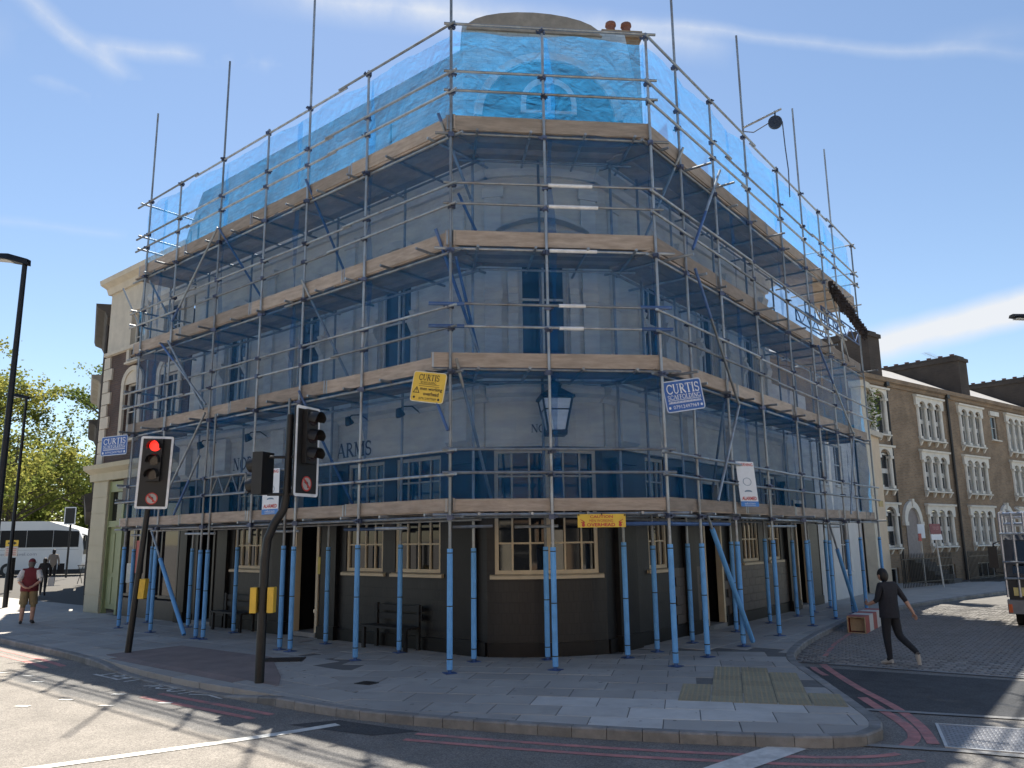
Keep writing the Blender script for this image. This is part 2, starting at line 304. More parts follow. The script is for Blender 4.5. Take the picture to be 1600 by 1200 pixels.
# ------------------------------------------------------------------ the ground
asph = mat('asphalt', (.17, .158, .143), .8, var=.22, scale=1.6, bump=.5, bscale=130, dirt=(.35, .5, (.205, .19, .17)))
def asphalt_speckle(m):
    t = m.node_tree; b = t.nodes['Principled BSDF']; src = b.inputs['Base Color'].links[0].from_socket
    tcn = t.nodes.new('ShaderNodeTexCoord'); vo = t.nodes.new('ShaderNodeTexVoronoi'); vo.inputs['Scale'].default_value = 75; t.links.new(tcn.outputs['Object'], vo.inputs['Vector'])
    sp = t.nodes.new('ShaderNodeSeparateColor'); t.links.new(vo.outputs['Color'], sp.inputs[0])
    rp = t.nodes.new('ShaderNodeMapRange'); rp.inputs['To Min'].default_value = .62; rp.inputs['To Max'].default_value = 1.45; t.links.new(sp.outputs[0], rp.inputs[0])
    hs = t.nodes.new('ShaderNodeHueSaturation'); t.links.new(src, hs.inputs['Color']); t.links.new(rp.outputs[0], hs.inputs['Value']); t.links.new(hs.outputs[0], b.inputs['Base Color'])
asphalt_speckle(asph)
patchm = mat('asphalt_patch', (.055, .056, .058), .85, var=.25, scale=3, bump=.5, bscale=130); asphalt_speckle(patchm)
ROADZ = -.12
mb = MB(); mb.add([(-700, -300, ROADZ), (700, -300, ROADZ), (700, 1500, ROADZ), (-700, 1500, ROADZ)], [(0, 1, 2, 3)])
road = tag(mb.build('road', asph, recalc=False), kind='structure')
KERB = [(-62, 67), (-40, 45.8), (-12.39, 20.09), (-9.65, 17.75), (-7.82, 15.9), (-5.91, 14.01), (-4.46, 12.93), (-3.83, 12.47), (-2.68, 11.61), (-1.71, 11.02), (-.05, 10.38), (1.43, 9.9), (2.82, 9.58), (3.45, 9.49),
        (3.85, 9.53), (4.12, 9.7), (4.33, 10.02), (4.47, 10.5), (4.62, 11.68), (4.82, 13.22), (4.98, 14.6), (5.06, 15.2), (5.36, 16.15), (6.24, 17.94), (7.71, 20.32), (9.11, 22.57), (11.8, 25.72), (15.85, 29.52), (21.58, 34.2), (46, 53)]
KERB = [Vector(p) for p in KERB]
def smooth(pts, it=2):
    for _ in range(it):
        q = [pts[0]]
        for a, b in zip(pts[:-1], pts[1:]): q += [a*.75+b*.25, a*.25+b*.75]
        pts = q+[pts[-1]]
    return pts
KS = smooth(KERB, 2)
def resample(pts, step):
    out = [pts[0].copy()]; acc = 0
    for a, b in zip(pts[:-1], pts[1:]):
        L = (b-a).length; d = b-a
        while acc+L >= step:
            t = (step-acc); a = a+(b-a).normalized()*t; L -= t; acc = 0; out.append(a.copy())
        acc += L
    return out
def offs(pts, w):
    out = []
    for i, p in enumerate(pts):
        d = (pts[min(i+1, len(pts)-1)]-pts[max(i-1, 0)]).normalized(); out.append(p+Vector((-d.y, d.x))*w)
    return out
drop = lambda p: max(0, min(1, (p.x+8.1)/.9, (-3.5-p.x)/.9)) if p.y < 18 else 0     # the dropped kerb at the crossing
kerbm = mat('granite_kerb', (.235, .23, .22), .8, var=.22, scale=5, bump=.35, bscale=60, rnd=.14, dirt=(1.4, .8, (.11, .108, .1)))
slabm = mat('paving_slab', (.35, .335, .31), .85, var=.16, scale=2.2, bump=.3, bscale=70, rnd=.12, dirt=(1.1, .7, (.22, .212, .198)))
lightslab = mat('new_paving_slab', (.50, .485, .455), .8, var=.1, scale=3, bump=.2, bscale=70, rnd=.1, dirt=(.9, .4, (.25, .24, .23)))
jointm = mat('paving_joint', (.075, .072, .066), .95, var=.2, scale=8)
pave = thing('pavement', (0, 0, 0), kind='structure')
inner = offs(KS, .15)
mb = MB(); poly = [(p.x, p.y) for p in inner]+[(70, 95), (-80, 95)]
mb.add([(x, y, -.105) for x, y in poly], [tuple(range(len(poly)))]); mb.build('bed', jointm, pave, recalc=False)
ks = resample(KS, .42); ki = offs(ks, .15)
for i in range(len(ks)-1):
    a, b, c, d = ks[i], ks[i+1], ki[i+1], ki[i]
    if a.y > 48: continue
    g = (b-a).normalized()*.004; mb = MB(); P = []; za, zb = -.095*drop(a), -.095*drop(b); za += random.uniform(-.003, .003); zb += random.uniform(-.003, .003)
    n_ = Vector((-(b-a).y, (b-a).x)).normalized()*.018
    a, b, c, d = a+g, b-g, c-g, d+g
    top = [v3(a+n_, za), v3(b+n_, zb), v3(c, zb), v3(d, za)]; mid = [v3(a, za-.018), v3(b, zb-.018)]; bot = [v3(a, -.2), v3(b, -.2), v3(c, -.2), v3(d, -.2)]
    mb.raw(top+mid+bot, [(0, 1, 2, 3), (0, 4, 5, 1), (4, 6, 7, 5), (1, 5, 7, 8, 2), (0, 3, 9, 6, 4), (2, 8, 9, 3)])
    mb.build('kerb_stone', kerbm, pave)
def clip(poly, rect):
    """part of poly (may be concave) inside convex rect (ccw)"""
    for i in range(len(rect)):
        p, q = rect[i], rect[(i+1) % len(rect)]; e = q-p; out = []
        side = lambda v: e.x*(v.y-p.y)-e.y*(v.x-p.x)
        for j in range(len(poly)):
            u, w = poly[j], poly[(j+1) % len(poly)]; su, sw = side(u), side(w)
            if su >= 0: out.append(u)
            if (su >= 0) != (sw >= 0): out.append(u+(w-u)*(su/(su-sw)))
        poly = out
        if len(poly) < 3: return []
    return poly
def area(p): return .5*sum(p[i].x*p[(i+1) % len(p)].y-p[(i+1) % len(p)].x*p[i].y for i in range(len(p)))
REGION = [Vector(p) for p in [(q.x, q.y) for q in offs(KS, .156)]]+[Vector((70, 95)), Vector((-80, 95))]
RAMP = [Vector(p) for p in ((-7.9, 16.05), (-3.75, 12.62), (-4.25, 13.75), (-5.1, 16.0), (-7.25, 17.7))]
TACT = [Vector(p) for p in ((2.75, 11.95), (4.28, 11.55), (4.6, 13.9), (3.42, 14.2))]
def inside(p, poly):
    c = False
    for i in range(len(poly)):
        a, b = poly[i], poly[i-1]
        if (a.y > p.y) != (b.y > p.y) and p.x < (b.x-a.x)*(p.y-a.y)/(b.y-a.y)+a.x: c = not c
    return c
LIGHT = [Vector(p) for p in ((.6, 12.2), (2.2, 12.3), (3.5, 11.5), (3.6, 10.4), (2.6, 9.7), (.4, 10.6))]
slabs = []
def slabgrid(org, ang, w, h, ok):
    e = Vector((math.cos(ang), math.sin(ang))); f = Vector((-e.y, e.x))
    for j in range(-60, 60):
        for i in range(-60, 60):
            ww = w
            c = org+e*((i+(.5 if j % 2 else 0))*w)+f*(j*h)
            if c.y > 38 or c.y < 8.5 or abs(c.x) > 26: continue
            if (c-A).dot(nL) > 2.6 and (c-A).dot(nF) > 2.6 and (c-B).dot(nR) > 2.6: continue
            if (c-N0).dot(nN) > .8 and c.x < -12: continue
            if not ok(c): continue
            g = .006; rect = [c+e*(-w/2+g)+f*(-h/2+g), c+e*(w/2-g)+f*(-h/2+g), c+e*(w/2-g)+f*(h/2-g), c+e*(-w/2+g)+f*(h/2-g)]
            if inside(c, RAMP) or inside(c, TACT): continue
            p = clip(REGION, rect)
            if len(p) < 3 or area(p) < .02: continue
            q = [p[0]]
            for v in p[1:]:
                if (v-q[-1]).length > .004: q.append(v)
            if len(q) >= 3: slabs.append((c.length, c, q))
split = lambda c: (c-Vector((-1.6, 11))).dot(Vector((.93, .37)))
slabgrid(Vector((1, 11)), math.atan2(-.20, .98), .9, .62, lambda c: split(c) >= 0 and c.x < 5.2 and c.y < 16.5)
slabgrid(Vector((-6, 16)), math.atan2(dL.y, dL.x)+math.pi, .9, .62, lambda c: split(c) < 0)
slabgrid(Vector((6, 20)), math.atan2(dR.y, dR.x), .9, .62, lambda c: split(c) >= 0 and not (c.x < 5.2 and c.y < 16.5))
slabs.sort(key=lambda t: t[0])
rest = MB(); cnt = 0
for d_, c, q in slabs:
    z = random.uniform(-.004, .002); cnt += 1; tgt = rest if cnt > 300 else MB()
    cc = sum(q, Vector((0, 0)))/len(q); inn = [v+(cc-v).normalized()*.008 for v in q]; n = len(q)
    tx, ty = random.uniform(-.003, .003), random.uniform(-.003, .003)
    zt = lambda v: z+tx*(v.x-cc.x)+ty*(v.y-cc.y)
    P = [v3(v, -.1) for v in q]+[v3(v, zt(v)-.006) for v in q]+[v3(v, zt(v)) for v in inn]
    F = [(i, (i+1) % n, n+(i+1) % n, n+i) for i in range(n)]+[(n+i, n+(i+1) % n, 2*n+(i+1) % n, 2*n+i) for i in range(n)]+[tuple(range(2*n, 3*n))]
    tgt.raw(P, F)
    if tgt is not rest: tgt.build('paving_slab', lightslab if inside(c, LIGHT) and random.random() < .72 else slabm, pave)
tag(rest.build('paving_slabs', slabm, pave), kind='stuff')
fill = MB(); RX = [Vector(p) for p in ((-8.5, 16.3), (-3.5, 12.1), (-3.7, 13.3), (-4.5, 15.9), (-7.3, 17.7))]
for i2 in range(-40, 28):
    for j2 in range(16, 60):
        i, j = i2*.5, j2*.5; q = [Vector((i, j)), Vector((i+.5, j)), Vector((i+.5, j+.5)), Vector((i, j+.5))]; c = Vector((i+.25, j+.25))
        if not any(inside(v, REGION) for v in q): continue
        if any(inside(v, RX) for v in q+[c]) or ((c-A).dot(nL) > 3.2 and (c-A).dot(nF) > 3.2 and (c-B).dot(nR) > 3.2): continue
        p = clip(REGION, q)
        if len(p) > 2: fill.raw([v3(v, -.0085) for v in p], [tuple(range(len(p)))])
fill.build('mortar_bed', mat('mortar', (.13, .127, .12), .9, var=.2, scale=5), pave, recalc=False)
gum = MB(); rr = random.Random(11)
for _ in range(900):
    p = Vector((rr.uniform(-14, 6), rr.uniform(9.8, 24)))
    if not inside(p, REGION) or inside(p, RX): continue
    r_ = rr.choice((.010, .013, .016, .02, .024, .035)); n = 7; gum.raw([(p.x+r_*rr.uniform(.7, 1.2)*math.cos(6.283*k/n), p.y+r_*rr.uniform(.7, 1.2)*math.sin(6.283*k/n), .0045) for k in range(n)], [tuple(range(n))])
tag(gum.build('gum_spots', mat('old_gum', (.19, .183, .17), .85, var=.4, scale=3), pave, recalc=False), kind='stuff')
# red blister ramp at the dropped kerb
redpav = mat('red_tactile_paving', (.225, .175, .16), .85, var=.18, scale=2, bump=.3, bscale=60, dirt=(.8, .6, (.16, .14, .13)))
mb = MB(); kk = [p for p in offs(KS, .156) if -7.9 < p.x < -3.8 and p.y < 17]; back = [Vector((-3.7, 13.2)), Vector((-3.9, 14.0)), Vector((-4.75, 16.35)), Vector((-7.3, 18.3)), Vector((-8.3, 17.0))]
P = [v3(p, -.09*drop(p)-.004) for p in kk]+[v3(p, .007) for p in back]; mb.raw(P, [tuple(range(len(P)))])
mb.build('red_tactile_ramp', redpav, pave, recalc=False)
# buff blister slabs
buff = mat('buff_tactile_slab', (.30, .265, .175), .85, var=.12, scale=4, bump=.15, rnd=.1, dirt=(1.1, .5, (.2, .18, .14)))
e = (TACT[1]-TACT[0]).normalized(); f = Vector((-e.y, e.x))
tm = MB(); s_ = .44
tm.box(-s_/2+.006, s_/2-.006, -s_/2+.006, s_/2-.006, -.1, 0)
for i in range(6):
    for j in range(6):
        x = (i-2.5)*.07; y = (j-2.5)*.07; tm.add([(x-.014, y-.014, .0005), (x+.014, y-.014, .0005), (x+.014, y+.014, .0005), (x-.014, y+.014, .0005), (x-.008, y-.008, .006), (x+.008, y-.008, .006), (x+.008, y+.008, .006), (x-.008, y+.008, .006)], [(0, 1, 5, 4), (1, 2, 6, 5), (2, 3, 7, 6), (3, 0, 4, 7), (4, 5, 6, 7)])
tme = tm.mesh('tactile_slab', buff)
for i in range(-3, 9):
    for j in range(-3, 9):
        c = TACT[0]+e*(.22+i*s_)+f*(.22+j*s_)
        if inside(c, TACT) or (inside(c, [TACT[0]-e*.25-f*.25, TACT[1]+e*.1-f*.25, TACT[2]+e*.1+f*.2, TACT[3]-e*.25+f*.2]) and c.x < 4.2): inst('tactile_slab', tme, pave, v3(c, .004), axes(v3(e, 0), v3(f, 0), Vector((0, 0, 1))))
# inspection covers and dark patches in the pavement
ironm = mat('cast_iron_cover', (.045, .044, .045), .55, .6, var=.3, scale=9, bump=.4, bscale=60)
mb = MB()
def cover(c, a, w, h, z=.007):
    e = Vector((math.cos(a), math.sin(a))); f = Vector((-e.y, e.x)); mb = MB(lambda x, y, zz: v3(Vector(c)+e*x+f*y, zz)); mb.box(-w/2, w/2, -h/2, h/2, -.1, z)
    for i in range(5): mb.box(-w/2+.05, w/2-.05, -h/2+(i+.5)*h/5-.01, -h/2+(i+.5)*h/5+.01, z, z+.006)
    return mb.build('inspection_cover', ironm, pave)
cover((-4.4, 15.95), .1, .75, .5, .013); cover((-2.35, 13.3), -.5, .3, .25)
# ---- markings on the road
redline = mat('red_road_line', (.46, .19, .175), .8, var=.25, scale=6, bump=.25, bscale=90, dirt=(3.5, 1.0, (.19, .17, .16)))
whiteline = mat('white_road_paint', (.62, .61, .57), .7, var=.15, scale=8, bump=.2, bscale=80, dirt=(3.0, .7, (.2, .195, .19)))
def ribbon(name, pts, w, m, z=.004, parent=road, closed=False):
    pts = [Vector(p) for p in pts]; l = offs(pts, w/2); r_ = offs(pts, -w/2); mb = MB()
    n = len(pts); mb.raw([v3(p, ROADZ+z) for p in l]+[v3(p, ROADZ+z) for p in r_], [(i, n+i, n+i+1, i+1) for i in range(n-1)]); return mb.build(name, m, parent, recalc=False)
near = [p for p in KS if p.x > -60 and p.y < 40]
front = [p for p in KS if p.y < 30 and (p.x < 4.2 and not (p.x > 3.9 and p.y > 9.7))]
WLOC[road] = Vector((0, 0, 0))
fl = [p for p in front if p.x < -8.2]; fr_ = [p for p in front if -3.0 < p.x < 4.0]
for w in (.38, .68):
    ribbon('red_line', offs(fl, -w), .12, redline, .004)
    ribbon('red_line', offs([p for p in front if -5.6 < p.x < -2.9], -w), .11, redline, .004)
    ribbon('red_line', offs([p for p in front if -1.4 < p.x < 4.0], -w), .1, redline, .004)
ribbon('red_line', smooth([Vector(p) for p in ((5.62, 15.4), (5.52, 14.9), (5.27, 13.06), (5.19, 11.62), (4.98, 10.49), (4.68, 9.62))]), .13, redline, .006)
ribbon('red_line', smooth([Vector(p) for p in ((5.33, 15.1), (5.25, 14.7), (5.22, 14.2))]), .11, redline, .006)
ribbon('red_line', smooth([Vector(p) for p in ((5.02, 12.3), (4.94, 11.64), (4.83, 10.6), (4.66, 9.95), (4.33, 9.55))]), .14, redline, .006)
ribbon('red_line', [(6.0, 16.3), (6.9, 18.1), (8.2, 20.3)], .09, redline, .018)
ribbon('white_line', smooth([Vector(p) for p in ((-7.6, 7.5), (-5.07, 9.11), (-3.46, 10.12), (-2.75, 10.62), (-2.3, 10.98))]), .16, whiteline, .007)
ribbon('white_line', [(1.6, 8.25), (2.13, 8.75), (3.08, 9.6)], .36, whiteline, .007)
for p in ((-8.9, 15.2), (-8.35, 14.55), (-6.95, 12.9), (-7.35, 12.45), (-6.1, 12.4), (-5.3, 12.55), (-6.35, 13.3), (-9.6, 15.6)): ribbon('stud', [Vector(p), Vector(p)+Vector((.22, -.03))], .09, whiteline, .008)
# LOOK LEFT, read by people stepping off the kerb
lm = MB(); e = Vector((-.76, .65)); f = Vector((-.65, -.76))
org = Vector((-4.95, 13.2))
fr2 = lambda x, y: v3(org+e*x+f*y, ROADZ+.008)
lettering(lm, fr2, 'LOOK', .25, 1.5, -.22, .2, 0, .01); lettering(lm, fr2, 'LEFT', 2.1, 3.4, -.22, .2, 0, .01)
lm.build('look_left_marking', whiteline, road, recalc=False)
ribbon('white_line', [(-5.1, 13.2), (-4.75, 13.1), (-4.45, 12.8)], .05, whiteline, .008)
# dark asphalt patch, granite edge strips
mb = MB(); mb.raw([(-2.95, 11.0, ROADZ+.003), (-1.75, 10.35, ROADZ+.003), (-1.2, 10.55, ROADZ+.003), (-2.35, 11.25, ROADZ+.003)], [(0, 1, 2, 3)]); mb.build('asphalt_patch', patchm, road, recalc=False)
mb = MB(); mb.raw([(x, y, ROADZ+.002) for x, y in ((5.0, 15.3), (9.5, 12.6), (9.5, 9.6), (6.41, 10.7), (4.7, 11.4))], [(0, 1, 2, 3, 4)]); mb.build('asphalt_patch', patchm, road, recalc=False)
granite = mat('granite_strip', (.24, .235, .225), .75, var=.2, scale=4, bump=.3, bscale=50, dirt=(1.5, .5, (.13, .13, .125)))
for pts in (((5.2, 15.78), (9.6, 12.75)), ((4.72, 11.46), (9.5, 9.55)), ((3.75, 9.66), (4.75, 9.33), (8, 7.8))): ribbon('granite_strip', [Vector(p) for p in pts], .13, granite, .012)
# chamber cover in the carriageway
mb = MB(); q = [Vector(p) for p in ((5.21, 10.62), (4.73, 9.47), (5.85, 9.0), (6.35, 10.12))]
steel = mat('chequer_steel', (.22, .22, .23), .45, .6, var=.25, scale=7, bump=.2)
fq = lambda a, b, z: v3(q[1]+(q[0]-q[1])*b+(q[2]-q[1])*a, ROADZ+z)
cov = thing('chamber_cover', fq(.5, .5, 0), 'steel tread plate chamber cover set in the asphalt by the red lines', 'cover')
mb = MB(fq); mb.box(.03, .97, .03, .97, -.02, .008); mb.build('plate', steel, cov)
mb = MB(fq)
for i in range(24):
    for j in range(20):
        a, b = .05+.9*i/24, .05+.9*j/20; s2 = 1 if (i+j) % 2 else -1
        mb.add([(a, b, .0085), (a+.01, b+.004*s2, .0085), (a+.028, b+.034*s2+.0, .0085), (a+.018, b+.03*s2, .0085), (a+.014, b+.017*s2, .015)], [(0, 1, 4), (1, 2, 4), (2, 3, 4), (3, 0, 4)])
tag(mb.build('tread_pattern', steel, cov), kind='stuff')
mb = MB(fq)
for bx in ((0, 1, 0, .028), (0, 1, .972, 1), (0, .028, .03, .97), (.972, 1, .03, .97)): mb.box(*bx, -.02, .012)
mb.build('frame', mat('cover_frame', (.5, .5, .49), .5, .3, var=.2), cov)
# gully grate
mb = MB(lambda x, y, z: v3(Vector((5.62, 15.72))+Vector((.5, .86))*y+Vector((.86, -.5))*x, ROADZ+z)); gl = thing('drain_grate', v3(Vector((5.62, 15.72)), ROADZ), 'dark iron drain grate beside the kerb by the red lines', 'drain')
mb.box(-.24, .24, -.2, -.17, 0, .014); mb.box(-.24, .24, .17, .2, 0, .014); mb.box(-.24, -.21, -.17, .17, 0, .014); mb.box(.21, .24, -.17, .17, 0, .014); mb.build('frame', ironm, gl)
for i in range(7):
    m2 = MB(mb.fr); m2.box(-.19+i*.058, -.16+i*.058, -.17, .17, 0, .012); m2.build('bar', ironm, gl)
# setts in the side street
sett = mat('granite_sett', (.21, .205, .196), .6, var=.2, scale=9, bump=.35, bscale=40, rnd=.3, dirt=(.5, .5, (.1, .1, .1)))
side = thing('side_street', (0, 0, 0), kind='structure')
kR = [p for p in KS if p.x > 5.0 and p.y > 15.5 and p.y < 60]
poly = [Vector((5.25, 15.8)), Vector((9.6, 12.82)), Vector((48, 44)), Vector((46, 52.8))]+[p+Vector((.02, -.02)) for p in reversed(kR)]
mb = MB(); mb.raw([v3(p, ROADZ+.006) for p in poly], [tuple(range(len(poly)))])
bedm = mat('sett_bed', (.10, .098, .094), .9, var=.3, scale=5, bump=.6, bscale=14, dirt=(.4, .5, (.14, .135, .13))); mb.build('sett_bed', bedm, side, recalc=False)
sv = []
for k in range(6):
    m2 = MB(); a, b = .098+random.uniform(-.006, .004), .058+random.uniform(-.005, .004); t = .018
    m2.add([(-a, -b, -.02), (a, -b, -.02), (a, b, -.02), (-a, b, -.02), (-a+t, -b+t, .012), (a-t, -b+t, .014), (a-t, b-t, .012), (-a+t, b-t, .01)], [(0, 1, 5, 4), (1, 2, 6, 5), (2, 3, 7, 6), (3, 0, 4, 7), (4, 5, 6, 7)]); sv.append((m2, m2.mesh('sett', sett)))
pos = []
for j in range(0, 130):
    for i in range(-62, 75):
        p = Vector((5.3, 15.8))+Vector((dR.y, -dR.x))*((i+(.5 if j % 2 else 0))*.21)+dR*(j*.128)
        if p.y < 27 and inside(p, poly) and p.x < 20: pos.append((p.length, p))
pos.sort(key=lambda t: t[0]); rest = MB(); Rb = axes(Vector((dR.y, -dR.x, 0)), v3(dR, 0), Vector((0, 0, 1)))
for k, (d_, p) in enumerate(pos):
    m2, me = random.choice(sv); z = ROADZ+.006+random.uniform(-.004, .004)
    rot = Rb @ Matrix.Rotation(random.uniform(-.05, .05), 3, 'Z') @ Matrix.Rotation(random.uniform(-.05, .05), 3, 'X')
    if k < 300: inst('sett', me, side, v3(p, z), rot)
    else: rest.raw([rot @ v+v3(p, z) for v in m2.v], m2.f)
tag(rest.build('setts', sett, side, recalc=False), kind='stuff')

# ------------------------------------------------------------------ building parts
def wall(mb, s0, s1, z0, z1, holes, depth=.25, o=0, mi=0, seg=0, fr=None, back=True):
    """front skin of a wall with reveals round its openings; holes = (s0, s1, z0, z1)"""
    ss = {s0, s1}; zs = {z0, z1}
    for h in holes: ss |= {max(s0, h[0]), min(s1, h[1])}; zs |= {max(z0, h[2]), min(z1, h[3])}
    for i in range(1, seg): ss.add(s0+(s1-s0)*i/seg)
    ss = sorted(x for x in ss if s0-1e-6 <= x <= s1+1e-6); zs = sorted(x for x in zs if z0-1e-6 <= x <= z1+1e-6)
    hol = lambda s, z: any(h[0] < s < h[1] and h[2] < z < h[3] for h in holes)
    nz_ = len(zs)-1; ns = len(ss)-1
    G = [[hol((ss[i]+ss[i+1])/2, (zs[j]+zs[j+1])/2) for j in range(nz_)] for i in range(ns)]
    for i in range(ns):
        for j in range(nz_):
            a, b, c, d = ss[i], ss[i+1], zs[j], zs[j+1]
            if not G[i][j]:
                mb.add([(a, o, c), (b, o, c), (b, o, d), (a, o, d)], [(0, 1, 2, 3)], mi)
            else:
                if i > 0 and not G[i-1][j]: mb.add([(a, o, c), (a, o-depth, c), (a, o-depth, d), (a, o, d)], [(0, 1, 2, 3)], mi)
                if i < ns-1 and not G[i+1][j]: mb.add([(b, o, c), (b, o-depth, c), (b, o-depth, d), (b, o, d)], [(0, 1, 2, 3)], mi)
                if j > 0 and not G[i][j-1]: mb.add([(a, o, c), (b, o, c), (b, o-depth, c), (a, o-depth, c)], [(0, 1, 2, 3)], mi)
                if j < nz_-1 and not G[i][j+1]: mb.add([(a, o, d), (b, o, d), (b, o-depth, d), (a, o-depth, d)], [(0, 1, 2, 3)], mi)
glass = mat('window_glass', (.01, .012, .015), .04, var=.3, scale=1.2, spec=.6)
glassb = mat('upper_window_glass', (.03, .035, .042), .06, var=.3, scale=1.2, spec=.6)
def window(fr, parent, s0, s1, z0, z1, fm, cols=2, rows=2, o=-.1, fw_=.06, bar=.03, gm=None, sill=None, sillm=None, seg=1, rowz=None, name='window'):
    mb = MB(fr); d = .05
    mb.box(s0, s1, o-d, o+.03, z0, z0+fw_, seg=seg); mb.box(s0, s1, o-d, o+.03, z1-fw_, z1, seg=seg); mb.box(s0, s0+fw_, o-d, o+.028, z0+fw_, z1-fw_); mb.box(s1-fw_, s1, o-d, o+.028, z0+fw_, z1-fw_)
    zz = rowz or [z0+(z1-z0)*j/rows for j in range(1, rows)]
    for i in range(1, cols): s = s0+(s1-s0)*i/cols; mb.box(s-bar/2, s+bar/2, o-d+.01, o+.02, z0+fw_, z1-fw_)
    for z in zz: mb.box(s0+fw_, s1-fw_, o-d+.012, o+.016, z-bar/2, z+bar/2, seg=seg)
    w = mb.build(name, fm, parent)
    zl = [z0+fw_]+list(zz)+[z1-fw_]; sl = [s0+fw_]+[s0+(s1-s0)*i/cols for i in range(1, cols)]+[s1-fw_]
    for i in range(len(sl)-1):
        for j in range(len(zl)-1):
            m2 = MB(fr); t = random.uniform(-.006, .006); t2 = random.uniform(-.004, .004); m2.add([(sl[i], o-.02+t, zl[j]), (sl[i+1], o-.02-t, zl[j]), (sl[i+1], o-.02-t+t2, zl[j+1]), (sl[i], o-.02+t+t2, zl[j+1])], [(0, 1, 2, 3)]); m2.build('pane', gm or glass, w, recalc=False)
    if sill:
        m2 = MB(fr); m2.prof([(o-.05, z0-.09), (sill, z0-.09), (sill, z0-.03), (o+.03, z0), (o-.05, z0)], s0-.1, s1+.1, seg=seg); m2.build('sill', sillm or fm, w)
    return w
# ------------------------------------------------------------------ the pub
stucco = mat('cream_stucco', (.68, .63, .53), .85, var=.08, scale=1.5, bump=.15, bscale=20, dirt=(.6, .55, (.36, .34, .30)))
trim = mat('white_moulding', (.66, .64, .58), .75, var=.07, scale=3, bump=.1, dirt=(1.2, .5, (.42, .40, .36)))
tile = mat('dark_glazed_tile', (.011, .0105, .011), .4, spec=.3, var=.3, scale=3, bump=.12, bscale=16, dirt=(1.0, .5, (.018, .017, .017)))
creamframe = mat('cream_window_paint', (.55, .455, .31), .5, var=.12, scale=4, dirt=(2, .4, (.4, .3, .19)))
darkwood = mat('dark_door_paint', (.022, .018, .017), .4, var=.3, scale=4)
slate = mat('slate_roof', (.20, .23, .27), .6, var=.25, scale=2.5, bump=.4, bscale=12, dirt=(.8, .5, (.12, .13, .15)))
pub = thing('corner_pub', (.7, 16.4, 0), 'two storey cream corner pub with dark ground floor and mansard roof behind the scaffold', 'pub')
PE_L, PE_R = 12.9, 11.2; CL, CF0, CF1, CR = .779, .779, 3.135, .775
# ground floor: dark walls
holesL = [(2.07, 3.47, 1.53, 3.95), (3.87, 5.16, 1.53, 3.95), (6.15, 7.15, 0, 3.6), (8.65, 9.95, 1.53, 3.95), (10.9, 11.9, 0, 3.6)]
holesR = [(2.6, 3.5, 1.53, 3.95), (5.4, 6.5, 0, 3.6), (7.95, 9.15, 1.53, 3.95), (9.9, 10.9, 1.53, 3.95), (12.3, 13.4, 0, 3.3)]
tl = [brickmat('dark_tile_'+k, (.014, .013, .0135), (.009, .0085, .009), (.004, .004, .004), .1, .2, .45, .35, d[:], .006) for k, d in (('left', dL), ('front', dF), ('right', dR))]
mb = MB(WL); wall(mb, CL, PE_L, 0, 4.0, holesL); mb.build('ground_floor_wall', tl[0], pub)
mb = MB(WF); wall(mb, CF0, CF1, 0, 4.0, [(.93, 2.98, 1.53, 3.95)], seg=8); mb.build('ground_floor_wall', tl[1], pub)
tileR = mat('brown_glazed_block', (.085, .07, .06), .45, var=.3, scale=2, bump=.1, dirt=(1.0, .5, (.05, .042, .038)))
mb = MB(WR); wall(mb, CR, 14.6, 0, 4.0, holesR); mb.build('ground_floor_wall', tl[2], pub)
# individual glazed blocks of the right-hand front
bk = {}
for row in range(6):
    z0 = .28+row*.205
    x = 3.6+(.0 if row % 2 else .21)
    while x < 12.2:
        x1 = x+.42
        if not any(h[0]-.02 < x1 and x < h[1]+.02 and h[2] < z0+.1 < h[3] for h in holesR) and x1 < 12.2:
            if 'm' not in bk:
                m2 = MB(lambda a, b, c: v3(dR*a-nR*b, c)); m2.box(0, .412, 0, .022, 0, .197); bk['m'] = m2.mesh('block', tileR)
            inst('block', bk['m'], pub, WR(x, .002, z0))
        x = x1
for fr, a, b, sg in ((WL, CL, PE_L, 1), (WR, CR, 14.6, 1)):       # plinth
    hs = sorted(h for h in (holesL if fr is WL else holesR) if h[2] == 0); x = a
    for h in hs+[(b, b, 0, 0)]:
        if h[0]-x > .05: m2 = MB(fr); m2.box(x+.02, h[0], .003, .05, 0, .26); m2.build('plinth', tile, pub)
        x = h[1]
m2 = MB(WF); m2.box(CF0, CF1, .003, .05, 0, .26, seg=8); m2.build('plinth', tile, pub)
def pilaster(fr, s, w, cap=True):
    m2 = MB(fr); m2.box(s-w/2, s+w/2, .004, .11, .3, 3.7); m2.box(s-w/2-.04, s+w/2+.04, .004, .16, 0, .3); m2.box(s-w/2-.04, s+w/2+.04, .004, .17, 3.7, 3.82); m2.build('pilaster', tile, pub)
    m3 = MB(fr); m3.prof([(.13, 4.0), (.30, 4.15), (.30, 5.0), (.13, 5.02)], s-w/2, s+w/2); m3.build('console', trim, pub)
for s, w in ((1.35, .62), (5.65, .5), (7.7, .55), (10.4, .5), (12.5, .4)): pilaster(WL, s, w)
for s, w in ((1.5, .75), (4.5, .5), (7.2, .5), (11.5, .45)): pilaster(WR, s, w)
rz = [2.12, 3.42]
for s0, s1, c in ((2.07, 3.47, 4), (3.87, 5.16, 4), (8.65, 9.95, 4)): window(WL, pub, s0, s1, 1.53, 3.95, creamframe, c, o=-.06, fw_=.075, bar=.034, sill=.07, rowz=rz)
window(WF, pub, .93, 2.98, 1.53, 3.95, creamframe, 6, o=-.04, fw_=.075, bar=.034, sill=.08, rowz=rz, seg=6)
